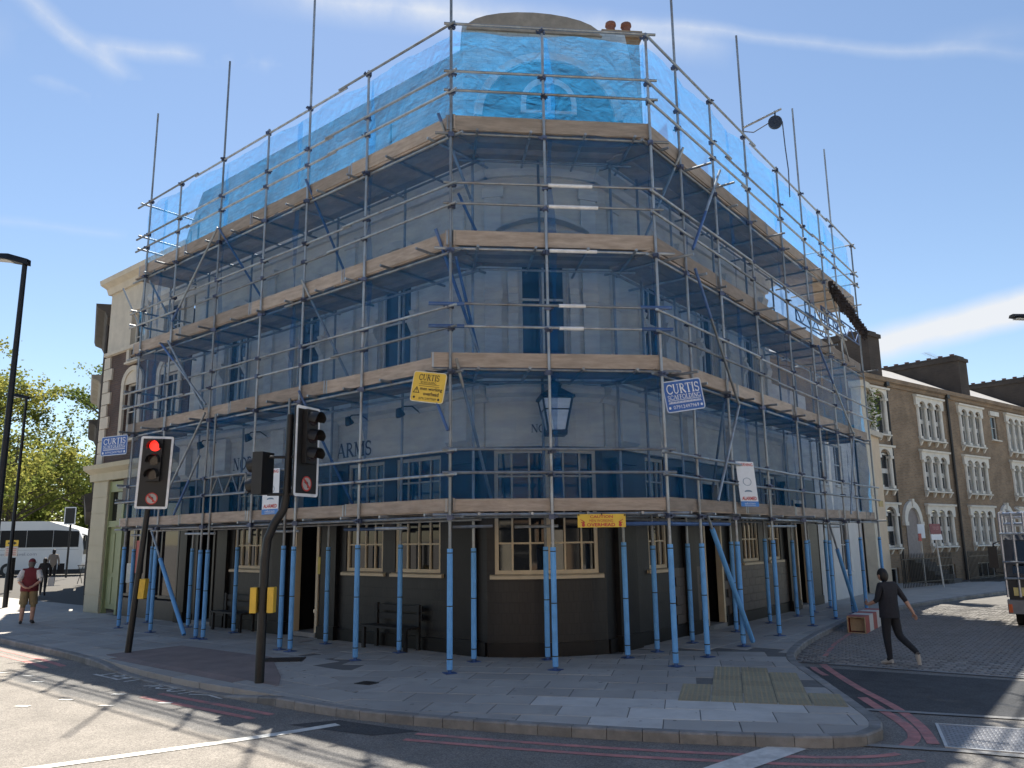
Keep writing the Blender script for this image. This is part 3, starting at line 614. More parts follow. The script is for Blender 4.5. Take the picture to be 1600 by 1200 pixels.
m2 = MB(WF); m2.box(1.9, 2.01, -.05, .02, 1.62, 3.86); m2.build('mullion', creamframe, pub)
for s0, s1, c in ((2.6, 3.5, 3), (7.95, 9.15, 4), (9.9, 10.9, 3)): window(WR, pub, s0, s1, 1.53, 3.95, creamframe, c, o=-.06, fw_=.075, bar=.034, sill=.07, rowz=rz)
def door(fr, s0, s1, zt, dm, jm, parent=pub, dep=.6):
    m2 = MB(fr); m2.box(s0+.09, s1-.09, -dep, -dep+.05, .02, 2.2); d = m2.build('door', dm, parent)
    for k in range(2):
        for z0, z1 in ((.25, .95), (1.1, 2.0)): m3 = MB(fr); w = (s1-s0-.18)/2; m3.box(s0+.09+k*w+.08, s0+.09+(k+1)*w-.08, -dep+.052, -dep+.07, z0, z1); m3.build('panel', dm, d)
    m3 = MB(fr); m3.tube((s0+.2, -dep+.1, 1.05), (s0+.2, -dep+.1, 1.35), .015); m3.build('handle', mat('brass', (.6, .42, .15), .35, .9), d)
    for a, b in ((s0, s0+.09), (s1-.09, s1)): m3 = MB(fr); m3.box(a, b, -.12, .035, 0, zt); m3.build('door_jamb', jm, parent)
    m3 = MB(fr); m3.box(s0+.09, s1-.09, -.12, .03, zt-.1, zt); m3.build('door_head', jm, parent)
    m3 = MB(fr); m3.box(s0+.09, s1-.09, -dep, -dep+.02, 2.2, zt-.1); m3.build('fanlight', glass, parent)
    m3 = MB(fr)
    for s in (s0, s1): m3.add([(s, -.11, 0), (s, -dep, 0), (s, -dep, zt), (s, -.11, zt)], [(0, 1, 2, 3)])
    m3.add([(s0, -.11, zt), (s1, -.11, zt), (s1, -dep, zt), (s0, -dep, zt)], [(0, 1, 2, 3)]); m3.build('porch_lining', tile, parent, recalc=False)
    m3 = MB(fr); m3.box(s0+.02, s1-.02, -dep, .06, 0, .1); m3.build('step', kerbm, parent)
door(WL, 6.15, 7.15, 3.6, darkwood, creamframe); door(WL, 10.9, 11.9, 3.6, darkwood, darkwood); door(WR, 5.4, 6.5, 3.6, darkwood, creamframe); door(WR, 12.3, 13.4, 3.3, darkwood, creamframe)
# fascia and cornice
for fr, a, b, sg in ((WL, CL-.04, PE_L, 1), (WF, CF0-.02, CF1+.02, 8), (WR, CR-.04, PE_R, 1)):
    m2 = MB(fr); m2.prof([(0, 4.0), (.1, 4.0), (.12, 4.06), (.12, 4.9), (0, 4.9)], a, b, seg=sg); m2.build('fascia', stucco, pub)
    m2 = MB(fr); m2.prof([(0, 4.9), (.15, 4.9), (.19, 4.98), (.34, 5.04), (.38, 5.14), (.36, 5.2), (0, 5.27)], a-.13 if fr is not WF else a, b, seg=sg); m2.build('cornice', trim, pub)
lettm = mat('dark_navy_letter', (.015, .02, .035), .5)
m2 = MB(); serif(m2, lambda x, y: WL(10.03-x, .126, y), 'NORTHUMBERLAND ARMS', 0, 5.85, 4.12, 4.45); m2.build('fascia_lettering', lettm, pub, recalc=False)
m2 = MB(); serif(m2, lambda x, y: WF(x, .126, y), 'NORTH', 1.64, 2.36, 4.27, 4.43); m2.build('fascia_lettering', lettm, pub, recalc=False)
# upper storey
WIN1 = [3.55, 6.95, 10.35]; WIN1R = [3.3, 6.4, 9.4]
hL = [(c-.55, c+.55, 5.75, 8.55) for c in WIN1]; hR = [(c-.5, c+.5, 5.75, 8.55) for c in WIN1R]
mb = MB(WL); wall(mb, CL, PE_L, 5.2, 10.0, hL, .18); mb.build('upper_wall', stucco, pub)
mb = MB(WF); wall(mb, CF0, CF1, 5.2, 10.0, [(1.47, 2.47, 5.75, 8.4)], .18, seg=8); mb.build('upper_wall', stucco, pub)
mb = MB(WR); wall(mb, CR, PE_R, 5.2, 10.0, hR, .18); mb.build('upper_wall', stucco, pub)
mb = MB(WR); mb.add([(PE_R, 0, 4), (PE_R, -8, 4), (PE_R, -8, 10.3), (PE_R, 0, 10.3)], [(0, 1, 2, 3)]); mb.build('end_wall', stucco, pub, recalc=False)
def archwin(fr, c, w, z0, zs, zt, parent, sg=1, hood='arch'):
    ww = window(fr, parent, c-w/2, c+w/2, z0, zt, trim, 2, 2, o=-.1, fw_=.07, bar=.05, gm=glassb, sill=.16, sillm=trim)
    for sgn in (-1, 1):
        m3 = MB(fr); x0 = c+sgn*(w/2+.02); x1 = c+sgn*(w/2+.2); m3.box(min(x0, x1), max(x0, x1), .003, .07, z0, zt); m3.build('architrave', trim, ww)
        m3 = MB(fr); m3.prof([(.003, 6.75), (.09, 6.78), (.20, 6.95), (.16, 7.1), (.10, 7.14), (.15, 7.25), (.003, 7.28)], c+sgn*(w/2+.11)-.08, c+sgn*(w/2+.11)+.08); m3.build('scroll', trim, ww)
    n = 12; m3 = MB(fr); P = []
    ri, ro = w/2+.05, w/2+.32
    for i in range(n+1):
        t = math.pi*i/n
        for r_, o_ in ((ri, .003), (ri, .1), (ro, .16), (ro, .003)): P.append((c+math.cos(t)*r_, o_, zt-.02+math.sin(t)*r_*.62))
    F = [(4*i+j, 4*i+(j+1) % 4, 4*i+4+(j+1) % 4, 4*i+4+j) for i in range(n) for j in range(4)]
    m3.add(P, F); m3.build('arched_hood', trim, ww)
for c in WIN1: archwin(WL, c, 1.1, 5.75, 8.1, 8.5, pub)
for c in WIN1R: archwin(WR, c, 1.0, 5.75, 8.1, 8.5, pub)
w1 = window(WF, pub, 1.47, 2.47, 5.75, 8.4, trim, 2, 2, o=-.1, fw_=.07, bar=.05, gm=glassb, sill=.16, sillm=trim)
for sgn in (-1, 1):
    x = 1.97+sgn*.64; m3 = MB(WF); m3.box(x-.1, x+.1, .003, .08, 5.75, 8.4); m3.build('architrave', trim, w1)
    m3 = MB(WF); m3.prof([(.003, 6.7), (.09, 6.75), (.22, 6.95), (.18, 7.12), (.10, 7.16), (.16, 7.27), (.003, 7.3)], x-.1, x+.1); m3.build('scroll', trim, w1)
m3 = MB(WF); m3.prof([(.003, 8.4), (.14, 8.4), (.2, 8.5), (.003, 8.52)], 1.1, 2.84, seg=6)
n = 12; P = [(1.97+.98*(2*i/n-1), o_, 8.5+.32*(1-(2*i/n-1)**2)*k+.0) for i in range(n+1) for o_, k in ((.02, .72), (.24, .78), (.27, 1.05), (.02, 1.08))]
m3.add(P, [(4*i+j, 4*i+(j+1) % 4, 4*i+4+(j+1) % 4, 4*i+4+j) for i in range(n) for j in range(4)]); m3.build('curved_pediment', trim, w1)
for fr, ss, sg in ((WL, (1.5, 5.2, 8.65, 12.3), 1), (WR, (1.5, 4.9, 7.9, 10.8), 1), (WF, (.93, 2.98), 1)):   # pilaster strips upstairs
    for s in ss:
        m2 = MB(fr); m2.box(s-.17, s+.17, .003, .07, 5.3, 9.3); m2.box(s-.22, s+.22, .003, .12, 5.27, 5.55); m2.prof([(.003, 7.05), (.09, 7.05), (.13, 7.2), (.09, 7.3), (.003, 7.3)], s-.19, s+.19); m2.prof([(.003, 9.3), (.1, 9.3), (.16, 9.5), (.003, 9.52)], s-.22, s+.22); m2.build('pilaster', trim, pub)
for fr, a, b, sg in ((WL, CL-.1, PE_L+2.4, 1), (WF, CF0-.02, CF1+.02, 8), (WR, CR-.1, PE_R, 1)):
    m2 = MB(fr); m2.prof([(0, 9.75), (.1, 9.75), (.16, 9.9), (.36, 9.98), (.42, 10.1), (.4, 10.18), (0, 10.26), (-.5, 10.26), (-.5, 9.75)], a, b, seg=sg); m2.build('main_cornice', trim, pub)
# mansard
slL = brickmat('slate_courses_left', (.36, .43, .49), (.28, .34, .40), (.26, .32, .37), .25, .12, .7, .5, dL[:], .012); slF = brickmat('slate_courses_front', (.38, .46, .52), (.30, .37, .43), (.28, .34, .39), .25, .12, .7, .5, dF[:], .012)
def mansard(fr, prof, a, b, ma, mb_, sg=1):
    m = MB(fr); n = len(prof); P = []; F = []
    for i in range(sg+1):
        for o, z in prof:
            s0, s1 = a+ma*-o, b-mb_*-o; P.append((s0+(s1-s0)*i/sg, o, z))
    for i in range(sg):
        for k in range(n-1): F.append((i*n+k, i*n+k+1, (i+1)*n+k+1, (i+1)*n+k))
    m.add(P, F); return m.build('mansard_roof', slL if fr is WL else slF, pub, recalc=False)
PRF = [(-.25, 10.2), (-.45, 11.2), (-.8, 12.8), (-1.2, 14.25), (-1.6, 14.35), (-2.6, 14.3)]
FD0 = lambda s, o, z: SF(s, WO-o-.2, z)
mansard(WL, PRF, CL, 15.2, .433, 0); mansard(FD0, [(o-.05, z-.12) for o, z in PRF], .35, 4.55, .0, .22, 8)
m2 = MB(FD0); m2.add([(4.49, -.3, 10.1), (4.44, -.5, 11.1), (4.37, -.85, 12.7), (4.28, -1.25, 14.13), (3.98, -2.65, 14.18), (3.6, -2.65, 10.1)], [tuple(range(6))]); m2.build('roof_end', slate, pub, recalc=False)
m2 = MB(WL); m2.add([(15.2, -.25, 10.2), (15.2, -.8, 12.8), (15.2, -1.2, 14.25), (15.2, -6, 14.3), (15.2, -6, 10.2)], [tuple(range(5))]); m2.build('roof_end', slate, pub, recalc=False)
FD = lambda s, o, z: SF(s, WO-o-.2, z)
m2 = MB(FD); m2.plate([(.45, 14.0)]+[(2.05+1.6*math.cos(math.pi*(1-i/12)), 14.02+.5*math.sin(math.pi*i/12)) for i in range(13)]+[(3.7, 14.0)], -1.45, -1.15); m2.build('curved_parapet', mat('weathered_stone', (.24, .225, .20), .9, var=.2, scale=4, dirt=(1.5, .7, (.13, .125, .12))), pub)
m2 = MB(WR); m2.box(-.2, PE_R, -.4, -.1, 10.2, 10.75); m2.build('parapet', stucco, pub)
m2 = MB(WR); m2.add([(-.3, -.4, 10.3), (PE_R, -.4, 10.3), (PE_R, -8, 10.3), (-.3, -8, 10.3)], [(0, 1, 2, 3)]); m2.build('flat_roof', slate, pub, recalc=False)
greyst = mat('grey_render', (.075, .07, .068), .9, var=.15, scale=2, dirt=(1, .6, (.11, .105, .1))); greyst2 = mat('grey_moulding', (.42, .40, .38), .9, var=.15, scale=3, dirt=(1, .6, (.2, .19, .18)))
# round-headed dormer with lunette window
cs, z0 = 2.2, 10.25; n = 16
dm = MB(FD); P = [(cs-1.55, z0)]+[(cs+1.55*math.cos(math.pi*(1-i/n)), 11.2+1.5*math.sin(math.pi*i/n)) for i in range(n+1)]+[(cs+1.55, z0)]
dm.plate(P, -1.6, -.2); dorm = dm.build('dormer', greyst, pub)
dm = MB(FD); P = []
for i in range(n+1):
    t = math.pi*i/n
    for r_, o_ in ((1.47, -.2), (1.47, -.1), (1.62, -.06), (1.66, -.2)): P.append((cs+math.cos(t)*r_, o_, 11.2+math.sin(t)*r_*.968))
dm.add(P, [(4*i+j, 4*i+(j+1) % 4, 4*i+4+(j+1) % 4, 4*i+4+j) for i in range(n) for j in range(4)]); dm.build('hood_mould', greyst2, dorm)
dm = MB(FD); dm.plate([(cs-.62, 11.35)]+[(cs+.62*math.cos(math.pi*(1-i/n)), 11.6+.62*math.sin(math.pi*i/n)) for i in range(n+1)]+[(cs+.62, 11.35)], -.198, -.16); dm.build('lunette_frame', greyst2, dorm)
for k in (-1, 1):
    a0 = 0 if k > 0 else math.pi/2; dm = MB(FD); dm.plate([(cs+k*.05, 11.42), (cs+k*.5, 11.42)]+[(cs+k*(.05+.45*math.cos(math.pi/2*i/8)), 11.6+.45*math.sin(math.pi/2*i/8)) for i in range(9)], -.158, -.15); dm.build('pane', glassb, dorm)
for z in (4.55, 9.7):  # unseen floors, side and rear walls added to block sun through the hollow pub
    P = [WL(PE_L, -.3, z), WL(CL+.1, -.3, z), WF(1.955, -.35, z), WR(CR+.1, -.3, z), WR(14.6 if z < 5 else PE_R, -.3, z), WR(14.6 if z < 5 else PE_R, -9, z), Vector((-2, 33, z)), WL(PE_L, -9, z)]; m2 = MB(); m2.raw(P, [tuple(range(8))]); m2.build('sun_block_floor', darkwood, pub, recalc=False)
for fr, s in ((WL, PE_L), (WR, 14.6)): m2 = MB(fr); m2.add([(s, -.05, 0), (s, -9, 0), (s, -9, 4.55 if fr is WR else 10), (s, -.05, 4.55 if fr is WR else 10)], [(0, 1, 2, 3)]); m2.build('sun_block_party_wall', darkwood, pub, recalc=False)
m2 = MB(); P = [WL(PE_L, -9, 0), Vector((-2, 33, 0)), WR(14.6, -9, 0)]; m2.raw(P+[p+Vector((0, 0, 10)) for p in P], [(0, 1, 4, 3), (1, 2, 5, 4)]); m2.build('sun_block_rear_wall', darkwood, pub, recalc=False)
# chimney stack and pots
stackm = brickmat('stock_brick_stack', (.24, .17, .11), (.18, .13, .09), (.2, .18, .15), frame=(1, 0))
pot = mat('terracotta_pot', (.17, .075, .055), .8, var=.2, scale=6)
for (s, o, zb, zt, w, nn) in ((4.95, -4.2, 10, 16.25, 1.0, 2), ):
    m2 = MB(WF); m2.box(s-w/2, s+w/2, o-.4, o+.4, zb, zt-.3); m2.box(s-w/2-.08, s+w/2+.08, o-.48, o+.48, zt-.3, zt-.1); st = m2.build('chimney_stack', stackm, pub)
    for i in range(nn):
        m2 = MB(WF); x = s-w/2+.3+i*.45; m2.chain([(x, o, zt-.1), (x, o, zt+.3), (x, o, zt+.34), (x, o, zt+.42)], [.15, .12, .16, .15], 12); m2.build('chimney_pot', pot, st, smooth=True)
for s, h in ((6.1, 13.4), ): 
    m2 = MB(WR); m2.box(s-.5, s+.5, -4.3, -3.6, 10.3, h-.9); st = m2.build('chimney_stack', stackm, pub)
    m2 = MB(WR); m2.chain([(s, -3.9, h-.9), (s, -3.9, h+.1), (s, -3.9, h+.14), (s, -3.9, h+.3)], [.2, .17, .22, .2], 12); m2.build('chimney_pot', pot, st, smooth=True)
# lamps on the fascia
lampm = mat('black_lamp_metal', (.02, .02, .022), .4, .5); lens = mat('lamp_lens', (.7, .7, .66), .2)
for s, wh in ((2.6, 'nearest the corner of the pub'), (4.3, 'over the S of ARMS'), (5.9, 'just right of the middle traffic light'), (8.4, 'just left of the middle traffic light'), (10.8, 'farthest left on the fascia')):
    t = thing('fascia_spotlight', WL(s, .15, 4.95), 'round fascia spotlight on a bent arm, '+wh, 'spotlight', 'spotlights over the left fascia')
    m2 = MB(WL); m2.chain([(s, .12, 4.9), (s, .35, 5.02), (s, .62, 4.98), (s, .7, 4.88)], [.015]*4, 6); m2.build('arm', lampm, t)
    m2 = MB(WL); m2.chain([(s, .74, 4.93), (s, .68, 4.8), (s, .66, 4.77)], [.05, .1, .105], 10); h = m2.build('lamp_head', lampm, t, smooth=True)
    m2 = MB(WL); m2.chain([(s, .662, 4.772), (s, .655, 4.758)], [.09, .085], 10); m2.build('lens', lens, h)
# big hanging lantern on the corner
lt = thing('wall_lantern', SF(2.07, 1.0, 4.2), 'large four sided glass lantern hanging over the corner window', 'lantern')
m2 = MB(lambda x, y, z: SF(2.07+x, 1.02+y, z)); g = mat('lantern_glass', (.72, .76, .8), .25, var=.06)
zb, zt, a, b = 4.2, 4.86, .17, .29
def frus(m, a, z0, b, z1, t0=0): m.add([(-a, -a, z0), (a, -a, z0), (a, a, z0), (-a, a, z0), (-b, -b, z1), (b, -b, z1), (b, b, z1), (-b, b, z1)], [(0, 1, 2, 3), (4, 5, 6, 7), (0, 1, 5, 4), (1, 2, 6, 5), (2, 3, 7, 6), (3, 0, 4, 7)])
for q in range(4):
    c_, s_ = [(1, 0), (0, 1), (-1, 0), (0, -1)][q]; m3 = MB(m2.fr); rot = lambda x, y: (x*c_-y*s_, x*s_+y*c_)
    P = [(*rot(-a+.02, -a), zb+.05), (*rot(a-.02, -a), zb+.05), (*rot(b-.03, -b+.01), zt-.02), (*rot(-b+.03, -b+.01), zt-.02)]; m3.add(P, [(0, 1, 2, 3)]); m3.build('pane', g, lt, recalc=False)
    m3 = MB(m2.fr); m3.tube((*rot(-a, -a), zb), (*rot(-b, -b), zt), .02, 6); m3.build('corner_bar', lampm, lt)
    m3 = MB(m2.fr); k = .66; e_ = a+(b-a)*k; m3.tube((*rot(-e_, -e_), zb+(zt-zb)*k), (*rot(e_, -e_), zb+(zt-zb)*k), .014, 6); m3.build('glazing_bar', lampm, lt)
m3 = MB(m2.fr); frus(m3, a+.02, zb-.05, a+.03, zb+.04); m3.build('base', lampm, lt)
m3 = MB(m2.fr); frus(m3, b+.05, zt, b+.04, zt+.05); frus(m3, b+.02, zt+.05, .12, zt+.2); frus(m3, .1, zt+.2, .1, zt+.27); frus(m3, .13, zt+.27, .02, zt+.36); m3.build('roof', lampm, lt)
m3 = MB(SF); m3.chain([(2.07, 1.02, zt+.3), (2.07, 1.1, zt+.45), (2.07, 1.5, zt+.4), (2.07, 1.6, zt+.1)], [.025]*4, 8); m3.build('bracket', lampm, lt)
# benches and a plaque by the wall
bw = mat('dark_bench_wood', (.012, .011, .011), .6, var=.3, scale=5, stretch=(1, 1, 8))
for s, lab in ((3.2, 'dark wooden bench under the left pub windows nearest the corner'), (9.3, 'dark wooden bench under the far left pub window')):
    t = thing('bench', WL(s, .35, 0), lab, 'bench', 'benches against the pub')
    for k in range(3): m2 = MB(WL); m2.box(s-.75, s+.75, .18+k*.13, .29+k*.13, .43, .47); m2.build('seat_slat', bw, t)
    for k in range(2): m2 = MB(WL); m2.box(s-.75, s+.75, .12, .15, .58+k*.17, .7+k*.17); m2.build('back_slat', bw, t)
    for x in (-.65, .65):
        for o_ in (.15, .5): m2 = MB(WL); m2.box(s+x-.04, s+x+.04, o_-.03, o_+.03, 0, .43 if o_ > .3 else .9); m2.build('leg', bw, t)
t = tag(MB(WL).box(5.95, 6.05, .115, .13, 1.45, 1.85).build('plaque', mat('yellow_plaque', (.45, .36, .06), .5), loc=WL(6, .12, 1.4)), 'small yellow notice beside the pub doorway', 'notice')
# ------------------------------------------------------------------ the scaffold
galv = mat('galvanised_tube', (.28, .31, .335), .42, .55, var=.25, scale=5, rnd=.34, stretch=(1, 1, .3), dirt=(3.5, .8, (.17, .125, .095)))
bluetube = mat('blue_painted_tube', (.06, .12, .27), .5, .2, var=.25, scale=5, rnd=.15)
coupm = mat('coupler_steel', (.09, .11, .17), .5, .6, var=.3, scale=12, rnd=.35)
foam = mat('blue_foam_sleeve', (.13, .375, .73), .6, var=.08, scale=4, rnd=.08, dirt=(2.5, .55, (.07, .2, .42)))
tie = mat('black_tie', (.012, .014, .02), .5)
plank = mat('scaffold_board', (.33, .272, .222), .8, var=.25, scale=2.5, bump=.3, bscale=14, rnd=.3, stretch=(1, 1, 6), dirt=(1.4, .6, (.24, .18, .13)))
TR = .028
scaf = thing('scaffold', (A.x, A.y, 0), 'tall tube and board scaffold wrapping three sides of the corner pub', 'scaffold')
UP = Vector((0, 0, 1))
def tube_obj(name, p, q, r=TR, m=galv, parent=scaf, n=8):
    mb = MB(); mb.wtube(p, q, r, n); return mb.build(name, m, parent, smooth=True)
cm = MB(); cm.box(-.045, .045, -.05, .05, -.045, .045); cm.box(-.02, .02, -.11, .02, -.02, .02); cm.wtube((-.02, -.1, 0), (.06, -.1, 0), .018, 6); cm.box(.03, .085, -.03, .03, -.03, .03); cme = cm.mesh('coupler', coupm)
ncoup = [0]
def coupler(parent, p, rot=None):
    if ncoup[0] > 290: return
    ncoup[0] += 1; inst('coupler', cme, parent, p, (rot or Matrix.Rotation(random.uniform(0, 6.28), 3, 'Z')))
def sub_inst(o): pass
LV = [2.58, 5.17, 7.47, 9.80]; RAILS = [(3.33, 3.74), (5.98, 6.40), (8.35, 8.78), (10.68, 11.08)]; TOP = 12.1
TOE = [(2.69, 2.91), (5.26, 5.53), (7.60, 7.89), (9.93, 10.23)]
faceN = {'L': (SL, dL, nL), 'F': (SF, dF, nF), 'R': (SR, dR, nR)}
def standard(fr, s, o, z0, z1, sleeve=True, coup=(), lean=0):
    p, q = fr(s, o, z0), fr(s, o, z1)
    st = tube_obj('standard', p, q)
    if sleeve:
        h = 2.08+random.uniform(-.05, .05); mb = MB(); mb.wtube(fr(s, o, .06), fr(s, o, h), .05, 12); mb.build('foam_sleeve', foam, st, smooth=True)
        mb = MB()
        for z in (.22, 1.1+random.uniform(-.05, .05), h-.08): mb.wtube(fr(s, o, z), fr(s, o, z+.018), .052, 12)
        mb.build('ties', tie, st)
    if z0 < .1:
        b = fr(s, o, 0); mb = MB(); a = random.uniform(0, 1); c_, s_ = math.cos(a), math.sin(a)
        mb.fr = lambda x, y, z: b+Vector((x*c_-y*s_, x*s_+y*c_, z)); mb.box(-.1, .1, -.1, .1, .004, .014); mb.tube((0, 0, .014), (0, 0, .12), .035, 8); mb.build('base_plate', mat('blue_base_plate', (.05, .11, .28), .5, .4, var=.3), st)
    for z in coup: coupler(st, fr(s, o, z))
    return st
allz = [z for a in RAILS for z in a]+LV
LS = [(0, 14.95), (2.5, 12.2), (4.6, 14.95), (6.3, 12.2), (8.4, 14.95), (10.65, 12.2), (12.45, 14.95)]
RS = [(0, 12.2), (1.33, 14.95), (3.1, 12.2), (5.22, 14.95), (7.6, 12.2), (9.58, 14.85), (11.3, 12.2), (12.75, 14.8), (15.1, 12.15)]
for s, z in LS: standard(SL, s, 0, 2.2 if s == 6.3 else 0, z, s != 6.3, allz+[TOP])
standard(SF, 1.8, 0, 0, 12.2, True, allz+[TOP])
for s, z in RS: standard(SR, s, 0, 0, z, True, (allz+[TOP]) if s < 14 else (10.68, 11.08, TOP))
for s in (5.0, 8.1): standard(SL, s, .02, 0, 5.3, True)
# inner row
for s in (.55, 2.6, 5.0, 8.75, 11.0, 13.3): standard(SL, s, 1.18, 0, 10.0, True)
standard(SF, 1.85, 1.2, 0, 10.0, True); standard(SF, 3.35, 1.14, 0, 10.0, True)
for s in (1.45, 3.05, 5.46, 7.7, 9.85, 11.3, 12.95): standard(SR, s, 1.1, 0, 10.0 if s < 11 else 7.6, True)
standard(SL, 13.3, .65, 0, 10.6, True)
# ledgers and guard rails
ENDL, ENDR = 13.0, 15.3
def rail(name, fr, a, b, o, z, m=galv, split=None):
    cuts = [a]
    if split:
        x = a+random.uniform(.5, 1)*split
        while x < b-1.5: cuts.append(x); x += split
    cuts.append(b)
    for k in range(len(cuts)-1):
        dz = random.uniform(-.015, .015); tube_obj(name, fr(cuts[k]-(.12 if k else 0), o+(.05 if k % 2 else 0), z+dz), fr(cuts[k+1]+.1, o+(.05 if k % 2 else 0), z+random.uniform(-.015, .015)), TR*random.uniform(.96, 1.0), m)
for i, z in enumerate(LV):
    for o in (.06, 1.12):
        zz = z+(.0 if o < 1 else -.02)
        rail('ledger', SL, -.25+(.55 if o > 1 else 0), ENDL+.25, o, zz, split=6.4); rail('ledger', SF, -.3+(.5 if o > 1 else 0), 4.2-(.5 if o > 1 else 0), o, zz+.06); rail('ledger', SR, -.25+(.5 if o > 1 else 0), ENDR if i < 3 or o < 1 else 11.5, o, zz+.0, split=6.4)
    for z in RAILS[i]:
        rail('guard_rail', SL, -.2, ENDL, -.055, z, split=6.4); rail('guard_rail', SF, -.14, 3.98, -.055, z+.03, m=galv); rail('guard_rail', SR, -.2, ENDR if i != 2 else 13.0, -.055, z-.03, split=6.4)
    if i == 1:
        for z in RAILS[i]:
            for a, b in ((-.4, .25), (3.55, 4.15)): tube_obj('blue_sleeve_tube', SF(a, -.055, z+.03), SF(b, -.055, z+.03), .036, bluetube)
for fr, a, b in ((SL, -.15, ENDL+.05), (SF, -.14, 4.0), (SR, -.1, ENDR)): rail('top_rail', fr, a, b, -.055, TOP+(.02 if fr is SF else 0), split=6.4 if fr is not SF else None)
# end returns
for z in (10.68, 11.08, TOP): tube_obj('end_rail', SL(12.9, -.1, z+.06), SL(12.95, 1.6, z+.06)); tube_obj('end_rail', SR(15.15, -.1, z+.06), SR(15.15, 1.6, z+.06))
for z in (8.35, 8.78, 5.98, 6.4, 3.33, 3.74): tube_obj('end_rail', SL(12.9, -.15, z+.06), SL(12.95, 1.7, z+.06))
for s in (11.75, 12.2): tube_obj('standard', SL(s+.3, 1.3, 9.8), SL(s+.3, 1.3, 12.0 if s < 12 else 11.6))
for s in (1.05, 4.2): tube_obj('standard', SL(s+2.1, 1.2, 9.8), SL(s+2.1, 1.2, 11.7))
# transoms
tcount = 0
for i, z in enumerate(LV):
    for fr, a, b, st in ((SL, .5, ENDL+.2, 1.18), (SF, .5, 3.6, 1.0), (SR, .5, ENDR if i < 3 else ENDR, 1.18)):
        s = a
        while s <= b+.01:
            e0 = -.14-random.random()**3*.5*(fr is not SF); tube_obj('transom', fr(s, e0, z+.058+random.uniform(-.004, .004)), fr(s, 1.3+random.uniform(0, .3), z+.058), TR*.98)
            s += st+random.uniform(-.08, .08)
for z in (2.42, ): # short tubes low on the first lift
    for fr, a, b, o in ((SL, 1.2, 2.1, .1), (SF, .05, .75, .1), (SF, 1.2, 2.0, .6), (SL, 4.6, 5.6, .12), (SL, 8.0, 9.4, .12), (SL, 11.5, 12.3, .1), (SR, 5.2, 7.2, .1), (SR, 9.6, 11, .1)): tube_obj('stub_tube', fr(a, o, z), fr(b, o, z+.01), TR, galv)
for fr, a, b, o in ((SF, 2.6, 4.0, .1), (SR, .1, 3.0, .1), (SL, 2.9, 4.2, 1.0)): tube_obj('stub_tube', fr(a, o, 2.44), fr(b, o, 2.45), .036, bluetube)
# white sleeves near the top rails of the front
wsl = mat('white_plastic_sleeve', (.72, .73, .74), .5)
for a, b, z in ((1.85, 2.7, 8.81), (1.85, 2.8, 8.38), (1.85, 2.75, 7.5), (2.0, 2.5, 6.43), (2.0, 2.45, 6.0)): tube_obj('white_sleeve', SF(a, -.055, z), SF(b, -.055, z), .036, wsl)
# boards: decks and toe boards
for i, z in enumerate(LV):
    zb = z+.09
    for fr, a, b in ((SL, -.15, ENDL+.25), (SF, -.1, 4.0), (SR, -.15, ENDR)):
        for k in range(5):
            o0 = .06+k*.228; s = a+(o0*.43 if fr is not SF else o0*.43)+random.uniform(0, .1); e = b-(o0*.43 if fr is SF else 0)
            lift = .042 if fr is SF else 0
            while s < e-.3:
                s1 = min(s+3.9+random.uniform(-.5, .1), e); 
                if e-s1 < .8: s1 = e
                mb = MB(fr); dz = random.uniform(-.003, .003); mb.box(s+.01, s1-.01, o0, o0+.222, zb+lift+dz, zb+lift+.038+dz); mb.build('deck_board', plank, scaf); s = s1
    t0, t1 = TOE[i]
    for fr, a, b in ((SL, -.05 if i != 1 else .35, ENDL), (SF, -.1 if i != 1 else -.35, 3.95), (SR, -.0, 15.0)):
        s = a
        while s < b-.2:
            s1 = min(s+3.9+random.uniform(-.9, 0), b)
            if b-s1 < 1.0: s1 = b
            mb = MB(fr); o_ = .012 if fr is not SF else .008; dz = random.uniform(-.015, .015); mb.box(s+.008, s1-.008, o_+.03, o_+.068, t0+dz, t1+dz); tb0 = mb.build('toe_board', plank, scaf)
            for e0 in (s+.02, s1-.06): mb = MB(fr); mb.box(e0, e0+.035, o_+.026, o_+.072, t0+dz-.003, t1+dz+.003); mb.build('end_band', galv, tb0)
            s = s1
# diagonal braces (painted and bare tubes)
def br(fr, a, za, b, zb, o0=-.1, o1=-.1, m=galv, r=TR): return tube_obj('brace', fr(a, o0, za), fr(b, o1, zb), r, m)
def two(fr, a, za, b, zb, k=.5, o0=-.12, o1=-.12):
    ma, mz, mo = a+(b-a)*k, za+(zb-za)*k, o0+(o1-o0)*k; br(fr, a, za, ma, mz, o0, mo, bluetube, TR*1.12); br(fr, ma, mz, b, zb, mo, o1)
two(SL, 10.4, 8.05, 8.3, 10.15, .15); br(SL, 10.6, 7.55, 8.5, 5.45); two(SL, 10.9, 7.5, 8.35, 5.55, .3); br(SL, 10.4, 3.1, 8.4, 5.35); two(SL, 9.6, 2.9, 8.5, 4.3, .6)
br(SL, 4.55, 10.3, 4.2, 7.9, -.1, 1.0, bluetube); br(SL, 4.55, 7.9, 4.0, 5.5, -.1, 1.0); br(SL, 4.5, 5.4, 3.9, 2.9, -.1, 1.0, bluetube); two(SL, .25, 10.3, .05, 8.7, .1, -.1, .6)
two(SL, .3, 7.95, .1, 5.6, .75, -.1, .9); br(SF, .1, 5.4, .8, 2.95, -.1, .9, galv); br(SF, .15, 8.7, .75, 7.8, .2, 1.0, bluetube); br(SF, .1, 7.4, .6, 5.6, .1, .9, bluetube); br(SL, .4, 4.9, -.02, 4.1, -.08, -.08, bluetube)
